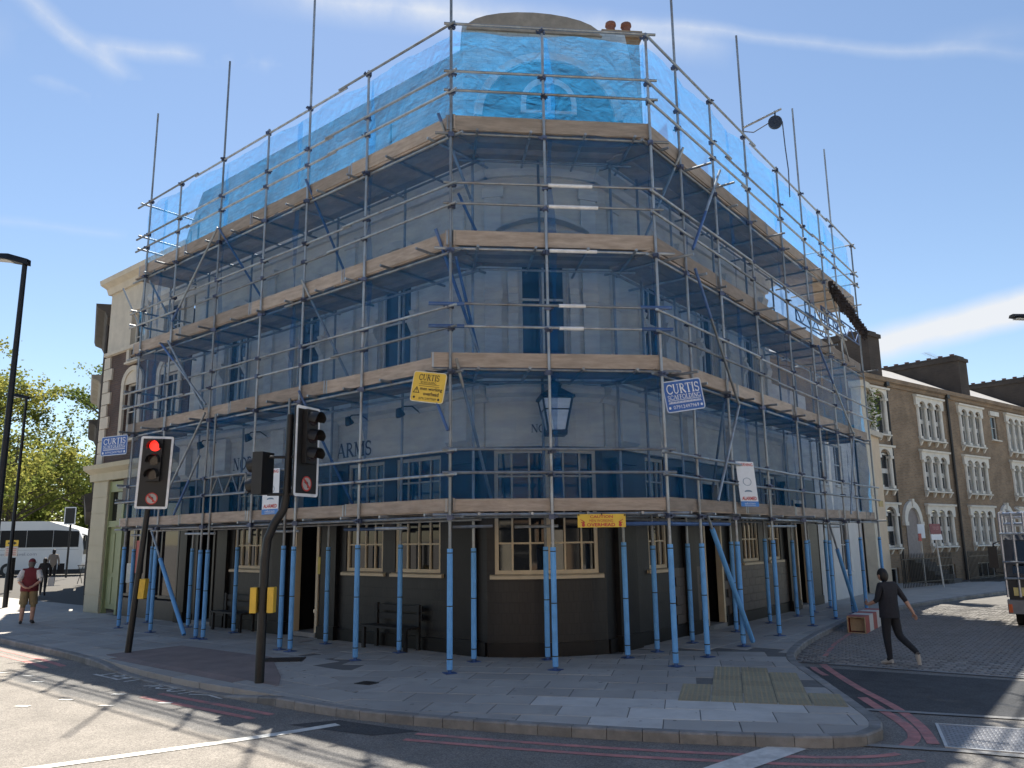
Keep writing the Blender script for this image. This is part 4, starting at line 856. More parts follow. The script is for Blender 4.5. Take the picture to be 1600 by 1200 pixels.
two(SR, 1.45, 8.0, 3.2, 10.4, .45); two(SR, 1.5, 7.6, 3.4, 5.0, .35); br(SR, 3.45, 5.0, 2.0, 2.9); br(SR, .9, 7.7, 1.3, 10.2, 1.0, -.1)
two(SR, 9.7, 7.5, 12.7, 5.2, .4); br(SR, 12.7, 5.2, 11.6, 2.8); br(SR, 3.3, 5.4, 4.3, 3.2, .1, 1.0); br(SR, 13.0, 7.6, 11.5, 9.7)
# braces down to the pavement, sleeved in foam
for fr, a, za, b, f0 in ((SL, 10.7, 2.5, 8.75, .72), (SR, 1.4, 2.6, 3.35, .9), (SR, 9.3, 2.5, 11.25, .72)):
    p, q = fr(a, -.12, za), fr(b, -.1, .08); st = tube_obj('raking_brace', p, q); mb = MB(); mb.wtube(q, q+(p-q)*f0, .05, 12); mb.build('foam_sleeve', foam, st, smooth=True)
# knee braces under the left end of the top deck
tube_obj('brace', SL(13.4, -.2, 9.6), SL(12.8, .1, 8.4)); tube_obj('brace', SL(12.4, .1, 9.7), SL(11.9, .7, 8.3)); tube_obj('brace', SL(8.2, -.15, 10.1), SL(7.9, 1.2, 8.2), TR, bluetube)
# ladder beam on the left front, and beams at the right end
def lattice(fr, a, b, o, z0, z1, name='lattice_beam', m=galv, zig=True, step=.35, slope=0.0):
    g = thing_part = MB(fr); g.tube((a, o, z0), (b, o, z0+slope), TR*.9); g.tube((a, o, z1), (b, o, z1+slope), TR*.9); g.tube((a, o, z0), (a, o, z1), TR*.8); g.tube((b, o, z0+slope), (b, o, z1+slope), TR*.8)
    n = max(2, int((b-a)/step)); 
    for k in range(n):
        x0, x1 = a+(b-a)*k/n, a+(b-a)*(k+1)/n; s0, s1 = slope*k/n, slope*(k+1)/n
        if zig: g.tube((x0, o, (z0 if k % 2 else z1)+s0), (x1, o, (z1 if k % 2 else z0)+s1), TR*.65, 6)
        else: g.tube((x1, o, z0+s1), (x1, o, z1+s1), TR*.65, 6)
    return g.build(name, m, scaf, smooth=True)
lattice(SL, 6.35, 7.85, -.14, 3.30, 3.74, step=.26)
lattice(SR, 12.4, 16.9, .45, 8.95, 9.4, m=bluetube, step=.55); lattice(SR, 12.6, 16.3, 1.0, 9.35, 9.75, m=bluetube, zig=False, step=.5); lattice(SR, 10.6, 13.6, .7, 8.6, 9.0, m=bluetube, step=.5)
for a, b, z0, z1, o in ((10.6, 12.8, 8.3, 8.5, .3), (11, 15.3, 8.0, 8.15, .8), (11.4, 13.5, 9.2, 8.1, .4), (10.4, 12, 8.9, 9.0, .2)): tube_obj('stub_tube', SR(a, o, z0), SR(b, o, z1), TR, galv)
# couplers strung in a rack under the top deck at the far right end
rk = thing('coupler_rack', SR(12.6, -.3, 8.6), 'dark row of spare couplers hung on a tube at the far right of the scaffold', 'couplers')
rust = mat('rusty_coupler', (.025, .016, .015), .7, .4, var=.4, scale=12, rnd=.3)
mb = MB(); mb.wtube(SR(11.0, -.32, 9.55), SR(14.6, -.32, 8.95), .024); mb.build('tube', galv, rk)
m2 = MB(); m2.box(-.06, .06, -.07, .07, -.16, .05); m2.wtube((-.05, -.09, -.08), (.1, -.09, -.08), .025, 6); m2.box(-.05, .05, -.05, .09, -.30, -.18); m2.wtube((0, .03, -.36), (0, .03, -.16), .02, 6); rme = m2.mesh('coupler', rust)
for k in range(17):
    t = k/16; inst('coupler', rme, rk, SR(11.1+3.4*t, -.32+random.uniform(-.04, .04), 9.5-.6*t), Matrix.Rotation(random.uniform(-.5, .5), 3, 'Z'))
for k in range(9):
    t = k/8; inst('coupler', rme, rk, SR(11.3+2.0*t, -.2, 9.75-.35*t), Matrix.Rotation(random.uniform(-.5, .5), 3, 'Z'))
# gin wheel on its arm
gw = thing('gin_wheel', SR(5.22, 0, 12.4), 'dark pulley wheel and rope hanging from a tube arm on the right side', 'pulley')
iron = mat('pulley_iron', (.04, .05, .07), .5, .5)
arm_d = Vector((.82, -.25, .0)).normalized()
b0 = SR(5.22, 0, 12.35); tip = b0+arm_d*.95+Vector((0, 0, .36)); mb = MB(); mb.wtube(b0, tip, TR); mb.build('arm', galv, gw, smooth=True)
wc = b0+arm_d*.78+Vector((0, 0, .02)); mb = MB(); u = arm_d; P = []
ax_ = u.cross(UP).normalized(); mb.wtube(wc-ax_*.04, wc+ax_*.04, .17, 20); mb.wtube(wc-ax_*.055, wc+ax_*.055, .05, 10); mb.build('wheel', iron, gw, smooth=True)
mb = MB(); mb.wtube(wc+Vector((0, 0, .1)), tip-arm_d*.15+Vector((0, 0, -.03)), .02, 6); mb.build('hook', iron, gw)
rope = mat('rope', (.10, .12, .16), .9)
mb = MB(); e0 = wc+u*.17; mb.chain([tuple(e0), tuple(e0+Vector((.02, 0, -.7))), tuple(e0+Vector((.06, .02, -1.3))), tuple(e0+Vector((.05, .05, -2.0)))], [.014]*4, 6); mb.chain([tuple(wc-u*.17), tuple(b0+u*.25+Vector((0, 0, -.16))), tuple(b0+u*.03+Vector((0, 0, -.1)))], [.014]*3, 6); mb.build('rope', rope, gw)
# ------------------------------------------------------------------ debris netting
net = netmat('blue_debris_net', (.85, .89, .945), (.04, .345, .80), .305)
def netting(fr, s0, s1, z0, z1, lab, o=.10):
    ns, nz_ = max(4, int((s1-s0)/.16)), max(4, int((z1-z0)/.16)); P = []; F = []; ph = random.uniform(0, 9)
    for i in range(ns+1):
        for j in range(nz_+1):
            s = s0+(s1-s0)*i/ns; z = z0+(z1-z0)*j/nz_
            w = .03*math.sin(s*3.1+ph+.8*math.sin(z*1.3))+.014*math.sin(z*4.4+s*.9+ph)+.012*math.sin(s*7.3-z*2.1)+.008*math.sin(s*15+z*5)+random.uniform(-.011, .011)
            edge = (.07*math.sin(s*2.3+ph)*max(0, 1-(z1-z)/.4)) if j == nz_ else 0
            P.append((s, o+w, z+edge*.5))
    for i in range(ns):
        for j in range(nz_): k = i*(nz_+1)+j; F.append((k, k+nz_+1, k+nz_+2, k+1))
    mb = MB(fr); mb.add(P, F)
    for zc in (5.25, 7.7, 9.95):                                      # laps where one roll overlaps the next
        if z0+.3 < zc < z1-.3:
            Q = []; 
            for q in range(ns+1):
                s = s0+(s1-s0)*q/ns; hh = .11+.05*math.sin(s*1.9+ph); cz = zc+.05*math.sin(s*.8+ph); Q += [(s, o+.035, cz-hh), (s, o+.035+.02*math.sin(s*9), cz+hh)]
            mb.add(Q, [(2*q, 2*q+2, 2*q+3, 2*q+1) for q in range(ns)])
    sc_ = s0+1.6+random.random()
    while sc_ < s1-.5:
        Q = []
        for q in range(nz_+1): z = z0+(z1-z0)*q/nz_; cs_ = sc_+.03*math.sin(z*1.7+ph); ww = .07+.04*math.sin(z*2.3+sc_); Q += [(cs_-ww, o+.05, z), (cs_+ww, o+.05+.02*math.sin(z*8), z)]
        mb.add(Q, [(2*q, 2*q+1, 2*q+3, 2*q+2) for q in range(nz_)]); sc_ += 2.6+random.random()*.8
    ob = mb.build('debris_netting', net, smooth=True, recalc=False, loc=fr((s0+s1)/2, o, z0)); return tag(ob, lab, 'netting', 'blue netting sheets on the scaffold')
netting(SL, .06, 12.85, 2.7, 12.04, 'blue debris netting over the long left side of the scaffold')
netting(SF, .04, 3.88, 2.7, 12.06, 'blue debris netting over the narrow corner face of the scaffold')
netting(SR, .06, 10.6, 2.7, 12.04, 'blue debris netting over the right side of the scaffold nearest the corner')
netting(SR, 10.6, 15.05, 2.7, 7.55, 'blue debris netting low at the far right end of the scaffold')
netting(SR, 10.6, 15.05, 9.9, 12.04, 'blue debris netting high at the far right end of the scaffold')
# ------------------------------------------------------------------ signs
def signframe(c, right, up, nrm):
    return lambda x, y, o=0: Vector(c)+Vector(right)*x+Vector(up)*y+Vector(nrm)*o
def rrect(w, h, r, n=5):
    P = []
    for cx, cy, a in ((w/2-r, h/2-r, 0), (-w/2+r, h/2-r, 90), (-w/2+r, -h/2+r, 180), (w/2-r, -h/2+r, 270)):
        P += [(cx+r*math.cos(R(a+90*i/n)), cy+r*math.sin(R(a+90*i/n))) for i in range(n+1)]
    return P
def board(f, w, h, r, t=.012):
    mb = MB(lambda x, o, y: f(x, y, o)); mb.plate(rrect(w, h, r), -t, 0); return mb
def edge(f, w, h, r, b, o=.002):
    P = rrect(w, h, r); Q = rrect(w-2*b, h-2*b, max(.01, r-b)); n = len(P); mb = MB(lambda x, oo, y: f(x, y, oo))
    mb.add([(x, o, y) for x, y in P]+[(x, o, y) for x, y in Q], [(i, (i+1) % n, n+(i+1) % n, n+i) for i in range(n)]); return mb
navy = mat('sign_blue', (.025, .11, .40), .45, var=.05); signw = mat('sign_white', (.75, .78, .82), .5, var=.05); signy = mat('sign_yellow', (.75, .50, .06), .5, var=.06); signk = mat('sign_black', (.02, .018, .012), .5); signr = mat('sign_red', (.52, .05, .04), .5); signo = mat('sign_mid_blue', (.05, .22, .6), .5)
def curtis(c, right, up, nrm, w, h, lab):
    f = signframe(c, right, up, nrm); t = thing('scaffolding_sign', c, lab, 'sign', 'blue scaffolding firm signs')
    board(f, w, h, .06).build('board', navy, t); edge(f, w, h, .06, .022).build('border', mat('sign_edge', (.5, .56, .66), .5), t, recalc=False)
    mb = MB(); g = lambda x, y: f(x, y, .004)
    serif(mb, g, 'CURTIS', -w*.42, w*.43, h*.08, h*.38); serif(mb, g, 'SCAFFOLDING', -w*.42, w*.43, -h*.1, h*.04)
    for y in (-.135, -.225): mb.raw([g(-w*.42, h*y), g(w*.43, h*y), g(w*.43, h*(y+.015)), g(-w*.42, h*(y+.015))], [(0, 1, 2, 3)])
    for k in range(22): x = -w*.40+w*.82*k/22; mb.raw([g(x, h*-.205), g(x+w*.022, h*-.205), g(x+w*.022, h*-.165), g(x, h*-.165)], [(0, 1, 2, 3)])
    lettering(mb, g, '07912497969', -w*.32, w*.34, -h*.40, -h*.29)
    for sx in (-1, 1): mb.raw([g(sx*w*.41+w*.03*math.cos(R(a)), -h*.35+w*.03*math.sin(R(a))) for a in range(0, 360, 30)], [tuple(range(12))])
    mb.build('lettering', signw, t, recalc=False); return t
cR = SR(.62, -.16, 4.82); rt_ = (v3(dR, 0)*.30+v3(dF, 0)*.8).normalized(); up_ = (UP+rt_*-.06).normalized(); nn = rt_.cross(up_).normalized()
rt2 = (rt_+UP*.17).normalized(); up2 = (UP-rt2*UP.dot(rt2)).normalized()
curtis(cR+Vector((-.05, -.1, 0)), rt2, up2, rt2.cross(up2), .84, .60, 'blue CURTIS scaffolding sign tilted on the right hand corner tube')
cLft = SL(13.15, -.2, 4.93); rtl = (v3(-dL, 0)*.75+v3(dF, 0)*.25).normalized()
curtis(cLft, rtl, UP, rtl.cross(UP), 1.16, .55, 'blue CURTIS scaffolding sign at the far left end, behind the red traffic light')
# yellow warning board at the left corner tube
c = SL(.40, -.16, 4.92); rt3 = (v3(-dL, 0)*.6+v3(dF, 0)*.45-UP*.17).normalized(); up3 = (UP-rt3*UP.dot(rt3)).normalized(); n3 = rt3.cross(up3); f = signframe(c, rt3, up3, n3); w, h = .68, .56
t = thing('warning_sign', c, 'yellow sign reading men working overhead on the left hand corner tube', 'sign'); board(f, w, h, .06).build('board', signy, t); edge(f, w, h, .06, .014).build('border', mat('sign_edge_pale', (.7, .66, .5), .5), t, recalc=False)
g = lambda x, y: f(x, y, .004); mb = MB(); serif(mb, g, 'CURTIS', -.22, .2, .12, .23); mb.build('firm_name', signk, t, recalc=False); mb = MB(); serif(mb, g, 'SCAFFOLDING', -.17, .15, .06, .1); mb.build('firm_trade', signk, t, recalc=False); mb = MB()
for y in (.045, .012): mb.raw([g(-.2, y), g(.22, y), g(.22, y+.006), g(-.2, y+.006)], [(0, 1, 2, 3)])
mb.build('rules', signk, t, recalc=False); mb = MB(); lettering(mb, g, 'men working', -.16, .29, -.08, 0, 0, .02); lettering(mb, g, 'overhead', -.08, .23, -.155, -.085, 0, .02); lettering(mb, g, '07912497969', -.16, .19, -.235, -.19)
mb.build('lettering', signk, t, recalc=False); mb = MB()
tri = [(-.23, .0), (-.30, -.12), (-.16, -.12)]; tri2 = [(-.23, -.028), (-.277, -.107), (-.183, -.107)]
mb.raw([g(*p) for p in tri]+[g(*p) for p in tri2], [(0, 1, 4, 3), (1, 2, 5, 4), (2, 0, 3, 5)]); mb.raw([g(-.236, -.045), g(-.224, -.045), g(-.227, -.085), g(-.233, -.085)], [(0, 1, 2, 3)]); mb.raw([g(-.236, -.092), g(-.224, -.092), g(-.224, -.102), g(-.236, -.102)], [(0, 1, 2, 3)])
mb.build('warning_triangle', signk, t, recalc=False); mb = MB()
for x, y in ((-.26, -.2), (.24, -.21)): mb.raw([g(x+.022*math.cos(R(a)), y+.022*math.sin(R(a))) for a in range(0, 360, 30)], [tuple(range(12))])
mb.build('dots', signk, t, recalc=False)
# caution banner
c = SF(2.66, -.12, 2.5); f = signframe(c, v3(dF, 0), UP, -v3(nF, 0)); t = thing('caution_banner', c, 'yellow CAUTION MEN WORKING OVERHEAD banner tied under the corner deck', 'banner')
mb = MB(lambda x, o, y: f(x, y, o)); mb.box(-.43, .43, -.006, 0, -.115, .115); mb.build('sheet', signy, t); g = lambda x, y: f(x, y, .003); mb = MB()
lettering(mb, g, 'CAUTION', -.21, .2, .045, .095, 0, .02); lettering(mb, g, 'MEN WORKING', -.22, .2, -.025, .025, 0, .0); lettering(mb, g, 'OVERHEAD', -.27, .24, -.1, -.04, 0, .03)
for sx in (-1, 1):
    for (x, y, r_) in ((.33, -.04, .022), (.33, -.075, .03), (.36, -.03, .012)): mb.raw([g(sx*x+r_*math.cos(R(a)), y+r_*math.sin(R(a))) for a in range(0, 360, 45)], [tuple(range(8))])
    mb.raw([g(sx*.30, -.02), g(sx*.38, .03), g(sx*.385, .02), g(sx*.305, -.035)], [(0, 1, 2, 3)])
mb.build('lettering', signr, t, recalc=False)
mb = MB(lambda x, o, y: f(x, y, o))
for x, y in ((-.41, .1), (0, .11), (.41, .09)): mb.box(x-.01, x+.01, .001, .012, y-.012, y+.02)
mb.build('cable_ties', signk, t)
def alarm(c, right, up, w, h, lab):
    nrm = Vector(right).cross(Vector(up)); f = signframe(c, right, up, nrm); t = thing('alarm_sign', c, lab, 'sign', 'scaffold alarm signs'); board(f, w, h, .015, .006).build('board', signw, t)
    g = lambda x, y: f(x, y, .003); g2 = lambda x, y: f(x, y, .006); mb = MB(); lettering(mb, g, 'WARNING', -w*.43, w*.43, h*.40, h*.47, 0, .02); mb.build('warning_lettering', signr, t, recalc=False); mb = MB(); lettering(mb, g, 'ALARMED', -w*.40, w*.42, -h*.36, -h*.28, 0, .03); mb.build('alarmed_lettering', signr, t, recalc=False)
    mb = MB(); mb.raw([g(-w*.5, -h*.5), g(w*.5, -h*.5), g(w*.5, -h*.385), g(-w*.5, -h*.385)], [(0, 1, 2, 3)]); mb.build('blue_band', signo, t, recalc=False)
    mb = MB(); lettering(mb, g2, 'scaffold alarm', -w*.3, w*.3, -h*.45, -h*.41); mb.raw([g2(-w*.3, -h*.475), g2(w*.3, -h*.475), g2(w*.3, -h*.467), g2(-w*.3, -h*.467)], [(0, 1, 2, 3)]); mb.build('white_lettering', signw, t, recalc=False)
    mb = MB(); P = arcpts(0, -h*.17, w*.22, h*.035, 20, 160, 8); Q = arcpts(0, -h*.19, w*.22, h*.02, 20, 160, 8); mb.raw([g(*p) for p in P]+[g(*p) for p in Q], [(i, i+1, 10+i, 9+i) for i in range(8)])
    for r_ in ((.16, .1), ): P = arcpts(0, h*.05, w*.24, h*.09, 0, 360, 16); Q = arcpts(0, h*.05, w*.21, h*.08, 0, 360, 16); mb.raw([g(*p) for p in P]+[g(*p) for p in Q], [(i, i+1, 18+i, 17+i) for i in range(16)])
    mb.build('emblem', mat('sign_grey_blue', (.12, .2, .3), .5), t, recalc=False)
alarm(SR(3.55, -.13, 3.30), (v3(dR, 0)*.45+v3(dF, 0)*.55).normalized(), (UP-v3(dF, 0)*.07).normalized(), .50, .96, 'white WARNING ALARMED sign on the right side rails')
alarm(SL(5.35, -.13, 3.28), v3(-dL, 0), UP, .62, .98, 'white WARNING ALARMED sign partly behind the middle traffic light')
# ------------------------------------------------------------------ neighbours on the left
brL = brickmat('dark_red_brick', (.115, .065, .05), (.085, .05, .042), (.10, .085, .075), frame=dL[:])
pale = mat('pale_stone', (.56, .51, .42), .85, var=.1, scale=3, bump=.1, dirt=(1.0, .5, (.38, .35, .29)))
greenp = mat('sage_green_paint', (.24, .275, .14), .5, var=.08, scale=3); shopcream = mat('shop_cream_paint', (.40, .37, .27), .6, var=.08, scale=2, dirt=(1.2, .4, (.36, .33, .24)))
nb = thing('brick_shop_house', WL(16, 0, 0), 'dark brick house with pale quoins over a cream and green shopfront, left of the pub', 'house')
a0, a1 = PE_L+.02, 18.95
hw = [(13.55, 14.75, 5.9, 7.5), (16.15, 17.25, 5.6, 7.5), (13.6, 14.7, 8.25, 9.9), (16.05, 17.05, 8.25, 10.0)]
mb = MB(WL); wall(mb, a0, a1, 4.8, 8.75, [h for h in hw if h[3] < 8]+[(h[0], h[1], h[2], 9) for h in hw if h[3] > 8], .2, o=.02); mb.build('brick_wall', brL, nb)
mb = MB(WL); wall(mb, a0, a1, 8.75, 11.1, [(h[0], h[1], 8, h[3]) for h in hw if h[3] > 8], .2, o=.03); mb.build('rendered_wall', pale, nb)
mb = MB(WL); mb.prof([(.03, 8.68), (.14, 8.7), (.14, 8.82), (.03, 8.86)], a0, a1); mb.build('string_course', pale, nb)
mb = MB(WL); mb.prof([(.03, 11.0), (.12, 11.0), (.2, 11.2), (.42, 11.3), (.46, 11.45), (-.4, 11.5), (-.4, 11.0)], a0, a1+.1); mb.build('cornice', pale, nb)
mb = MB(WL); mb.add([(a1, .02, 0), (a1, -9, 0), (a1, -9, 11.2), (a1, .02, 11.2)], [(0, 1, 2, 3)]); mb.build('side_wall', brL, nb, recalc=False)
mb = MB(WL); mb.prof([(-.2, 11.45), (-2.2, 13.0), (-6, 11.45)], 15.3, a1); mb.build('roof', slate, nb)
for k in range(9):
    wq = .62 if k % 2 else .42; mb = MB(WL); mb.box(a1-wq, a1+.03, .022, .08, 4.85+k*.425, 4.85+k*.425+.4); mb.build('quoin', pale, nb)
for h in hw:
    w = window(WL, nb, *h, mat('white_sash', (.62, .61, .57), .5), 2, 2, o=-.1, gm=glassb, sill=.2, sillm=pale)
    for s0, s1 in ((h[0]-.2, h[0]), (h[1], h[1]+.2)): mb = MB(WL); mb.box(s0, s1, .022, .1, h[2], h[3]); mb.build('surround', pale, w)
    c, rr = (h[0]+h[1])/2, (h[1]-h[0])/2
    mb = MB(WL)
    if h[3] < 8:
        P = [(c+math.cos(t)*r_, o_, h[3]+math.sin(t)*r_*.75) for t in [math.pi*i/10 for i in range(11)] for r_, o_ in ((rr, .022), (rr, .1), (rr+.22, .1), (rr+.22, .022))]
        mb.add(P, [(4*i+j, 4*i+(j+1) % 4, 4*i+4+(j+1) % 4, 4*i+4+j) for i in range(10) for j in range(4)]); mb.plate([(h[0], h[3]-.02)]+[(c+math.cos(t)*rr, h[3]+math.sin(t)*rr*.75) for t in [math.pi*(1-i/10) for i in range(11)]]+[(h[1], h[3]-.02)], .024, .06)
    else: mb.box(h[0]-.2, h[1]+.2, .032, .13, h[3], h[3]+.2)
    mb.build('arch' if h[3] < 8 else 'lintel', pale, w)
# shopfront
mb = MB(WL); mb.box(17.75, 18.9, .0, .12, 0, 4.3); mb.build('pilaster', shopcream, nb)
for k in range(8): mb = MB(WL); mb.box(17.77, 18.88, .122, .135, .05+k*.53, .05+k*.53+.5); mb.build('rusticated_block', shopcream, nb)
mb = MB(WL); mb.prof([(0, 4.3), (.2, 4.3), (.22, 4.55), (.45, 4.68), (.48, 4.82), (0, 4.9)], a0, a1+.1); mb.build('shop_cornice', shopcream, nb)
mb = MB(WL); mb.box(a0, 16.7, .0, .1, 3.5, 4.3); mb.build('shop_fascia', mat('dark_brown_fascia', (.06, .04, .03), .5), nb)
mb = MB(WL); mb.box(16.75, 17.7, -.1, -.04, .15, 2.75); d = mb.build('door', greenp, nb)
for x0 in (16.85, 17.28):
    for z0, z1 in ((.3, 1.15), (1.3, 2.55)): mb = MB(WL); mb.box(x0, x0+.32, -.038, -.02, z0, z1); mb.build('panel', greenp, d)
mb = MB(WL); mb.box(16.75, 17.7, -.1, -.05, 2.95, 3.9); mb.build('fanlight', glass, nb)
for bx in ((16.62, 16.75, 0, 4.25), (17.68, 17.76, 0, 4.25)): mb = MB(WL); mb.box(bx[0], bx[1], -.1, .06, bx[2], bx[3]); mb.build('door_post', greenp, nb)
for bx in ((2.75, 2.95), (3.9, 4.25)): mb = MB(WL); mb.box(16.75, 17.68, -.1, .05, *bx); mb.build('door_rail', greenp, nb)
mb = MB(WL); mb.box(a0, 16.6, -.15, .04, 0, .55); mb.build('stall_riser', mat('shop_riser', (.05, .04, .035), .5), nb)
window(WL, nb, 15.0, 16.5, .6, 3.5, darkwood, 2, 1, o=-.05, fw_=.08, name='shop_window'); window(WL, nb, 13.0, 14.1, .6, 3.5, darkwood, 1, 1, o=-.05, fw_=.08, name='shop_window')
mb = MB(WL); mb.box(14.2, 14.9, -.4, -.35, 0, 3.4); mb.build('shop_door', glass, nb)
post = mat('poster_red', (.4, .06, .05), .5)
mb = MB(WL); mb.box(15.3, 15.8, -.045, -.04, 1.3, 2.3); mb.build('poster', post, nb); mb = MB(WL); mb.box(15.95, 16.3, -.045, -.04, 1.0, 1.6); mb.build('poster', mat('poster_pale', (.5, .5, .46), .6), nb)
# further along the row
grey = mat('grey_stone', (.33, .31, .27), .9, var=.15, scale=3, dirt=(1, .5, (.2, .19, .17))); dkst = mat('dark_stone', (.075, .07, .065), .85, var=.2, scale=3)
for (s0, s1, zt, m_, mw, lab) in ((.0, 6.5, 10.6, brL, dkst, 'dark narrow house with a deep cornice just beyond the brick shop house'), (6.5, 13.5, 9.2, grey, grey, 'grey stone fronted house further along the left street'), (13.5, 21, 8.2, grey, dkst, 'lower house with dark shopfront at the far end of the left row')):
    t = thing('terrace_shop', WN(s0, 0, 0), lab, 'house'); hs = [(s0+1+k*2.0, s0+2.1+k*2.0, z, z+1.5) for k in range(3) for z in (4.9, 7.0) if z+1.7 < zt]
    mb = MB(WN); wall(mb, s0, s1, 3.6, zt, hs, .2); mb.build('wall', m_, t)
    mb = MB(WN); mb.add([(s0, 0, 3), (s0, -7, 3), (s0, -7, zt), (s0, 0, zt)], [(0, 1, 2, 3)]); mb.add([(s0, 0, zt), (s1, 0, zt), (s1, -7, zt), (s0, -7, zt)], [(0, 1, 2, 3)]); mb.build('side_and_roof', m_, t, recalc=False)
    mb = MB(WN); mb.prof([(0, zt-.3), (.15, zt-.3), (.25, zt-.1), (.5, zt), (.55, zt+.15), (-.3, zt+.2), (-.3, zt-.3)], s0, s1); mb.build('cornice', mw, t)
    mb = MB(WN); mb.prof([(0, 3.3), (.3, 3.3), (.4, 3.9), (.1, 4.0), (0, 4.0)], s0, s1); mb.build('shop_fascia', dkst, t)
    mb = MB(WN); mb.box(s0, s1, -.3, -.1, 0, 3.3); mb.build('shop_glazing', glass, t)
    for x in (s0+.2, (s0+s1)/2, s1-.2): mb = MB(WN); mb.box(x-.2, x+.2, -.1, .12, 0, 3.3); mb.build('shop_pier', dkst, t)
    for h in hs: window(WN, t, *h, mat('white_sash', (.62, .61, .57), .5), 1, 2, o=-.1, gm=glassb, sill=.12, sillm=pale)
mb = MB(WN); mb.tube((.15, .12, 3.5), (.15, .12, 10.0), .06); tag(mb.build('drainpipe', dkst, loc=WN(.15, .12, 3.5)), 'dark drainpipe on the edge of the brick shop house', 'pipe')
# ------------------------------------------------------------------ right side: low white house, cream house, brick terrace
white = mat('white_render', (.62, .62, .60), .85, var=.07, scale=2, dirt=(.9, .4, (.45, .45, .42))); cream = mat('cream_render', (.66, .53, .38), .85, var=.07, scale=2, dirt=(.9, .4, (.46, .39, .29)))
t = thing('white_house', WR(17, 0, 0), 'low white rendered building with pale blue door beyond the pub', 'house')
hs = [(15.2, 16.1, 0, 2.6), (17.2, 18.3, .9, 2.8), (17.2, 18.3, 4.0, 5.5), (15.2, 16.2, 4.0, 5.5)]
mb = MB(WR); wall(mb, 14.62, 20.2, 0, 6.2, hs, .15, o=.02); mb.build('wall', white, t)
mb = MB(WR); mb.add([(14.62, .02, 6.2), (20.2, .02, 6.2), (20.2, -7, 7.6), (14.62, -7, 7.6)], [(0, 1, 2, 3)]); mb.build('roof', slate, t, recalc=False)
mb = MB(WR); mb.add([(14.62, .0, 4.0), (14.62, -7, 4.0), (14.62, -7, 7.6), (14.62, 0, 6.2)], [(0, 1, 2, 3)]); mb.build('side_wall', white, t, recalc=False)
mb = MB(WR); mb.add([(PE_R, -.05, 4.0), (14.62, -.05, 4.0), (14.62, -.05, 6.9), (PE_R, -.05, 6.9)], [(0, 1, 2, 3)]); mb.add([(PE_R, -.05, 6.9), (14.62, -.05, 6.9), (14.62, -7, 6.9), (PE_R, -7, 6.9)], [(0, 1, 2, 3)]); mb.build('pub_wing', white, pub, recalc=False)
mb = MB(WR); mb.box(15.22, 16.08, -.13, -.08, 0, 2.55); mb.build('door', mat('pale_blue_paint', (.35, .48, .58), .5), t)
for h in hs[1:]: window(WR, t, *h, mat('white_sash', (.62, .61, .57), .5), 2, 2, o=-.08, sill=.1)
t = thing('cream_house', WR(23, 0, 0), 'narrow cream rendered house with tall slit windows beside the brick terrace', 'house')
hs = [(21.3, 21.9, 1.2, 3.4), (21.3, 21.9, 4.0, 5.9)]
mb = MB(WR); wall(mb, 20.2, 24.0, 0, 6.5, hs, .2, o=.1); mb.build('wall', cream, t)
mb = MB(WR); mb.box(20.15, 20.95, .1, .5, 0, 8.0); mb.box(20.05, 21.05, .05, .62, 8.0, 8.25); mb.box(20.1, 21.0, .08, .55, 3.7, 3.95); mb.build('pilaster', mat('pale_stone2', (.6, .56, .46), .85, var=.1, scale=3, dirt=(1, .4, (.42, .39, .32))), t)
mb = MB(WR); mb.add([(24.0, .1, 0), (24.0, -4, 0), (24.0, -4, 6.5), (24.0, .1, 6.5)], [(0, 1, 2, 3)]); mb.add([(20.2, .1, 6.5), (24.0, .1, 6.5), (24.0, -4, 6.5), (20.2, -4, 6.5)], [(0, 1, 2, 3)]); mb.build('end_and_roof', cream, t, recalc=False)
mb = MB(WR); mb.box(20.2, 24.1, .103, .25, 6.3, 6.52); mb.build('coping', pale, t)
for h in hs: window(WR, t, *h, mat('white_sash', (.62, .61, .57), .5), 1, 2, o=-.05, sill=.2)
mb = MB(WR); mb.box(22.9, 23.6, .102, .12, 3.35, 3.6); mb.build('name_plate', mat('tan_plate', (.45, .33, .12), .6), t)
def leafclump(c, rx, ry, rz, n, size, seed, name, m, parent=None, lab=None):
    rr = random.Random(seed); mb = MB(); P = []; F = []
    for _ in range(n):
        while True:
            v = Vector((rr.uniform(-1, 1), rr.uniform(-1, 1), rr.uniform(-1, 1)))
            if v.length < 1: break
        p = Vector(c)+Vector((v.x*rx, v.y*ry, v.z*rz)); u = Vector((rr.uniform(-1, 1), rr.uniform(-1, 1), rr.uniform(-1, 1))).normalized(); w = u.orthogonal().normalized(); s = size*rr.uniform(.6, 1.3); k = len(P)
        P += [p-u*s, p+w*s*.5, p+u*s, p-w*s*.5]; F.append((k, k+1, k+2, k+3))
    mb.raw(P, F); return mb.build(name, m, parent, recalc=False, loc=None if parent else c)
bud = thing('wall_shrub', WR(20.9, .5, 6.8), 'green weed bush sprouting from the top of the cream pilaster', 'plant')
lg = leafmat('weed_leaf', (.07, .11, .035)); leafclump(WR(20.9, .7, 6.9), .28, .28, .5, 110, .08, 5, 'foliage', lg, bud); leafclump(WR(21.0, .7, 7.7), .3, .3, .35, 90, .07, 6, 'foliage', lg, bud)
mb = MB(); mb.wtube(WR(20.9, .45, 6.3), WR(21.1, .7, 7.0), .02, 6); mb.build('stem', mat('weed_stem', (.1, .07, .04), .9), bud)
brT = brickmat('yellow_stock_brick', (.32, .215, .125), (.235, .155, .092), (.26, .22, .17), frame=dT[:])
stone = mat('painted_stone', (.74, .71, .63), .8, var=.08, scale=3, dirt=(1.2, .35, (.48, .44, .37))); sash = mat('white_sash', (.62, .61, .57), .5)
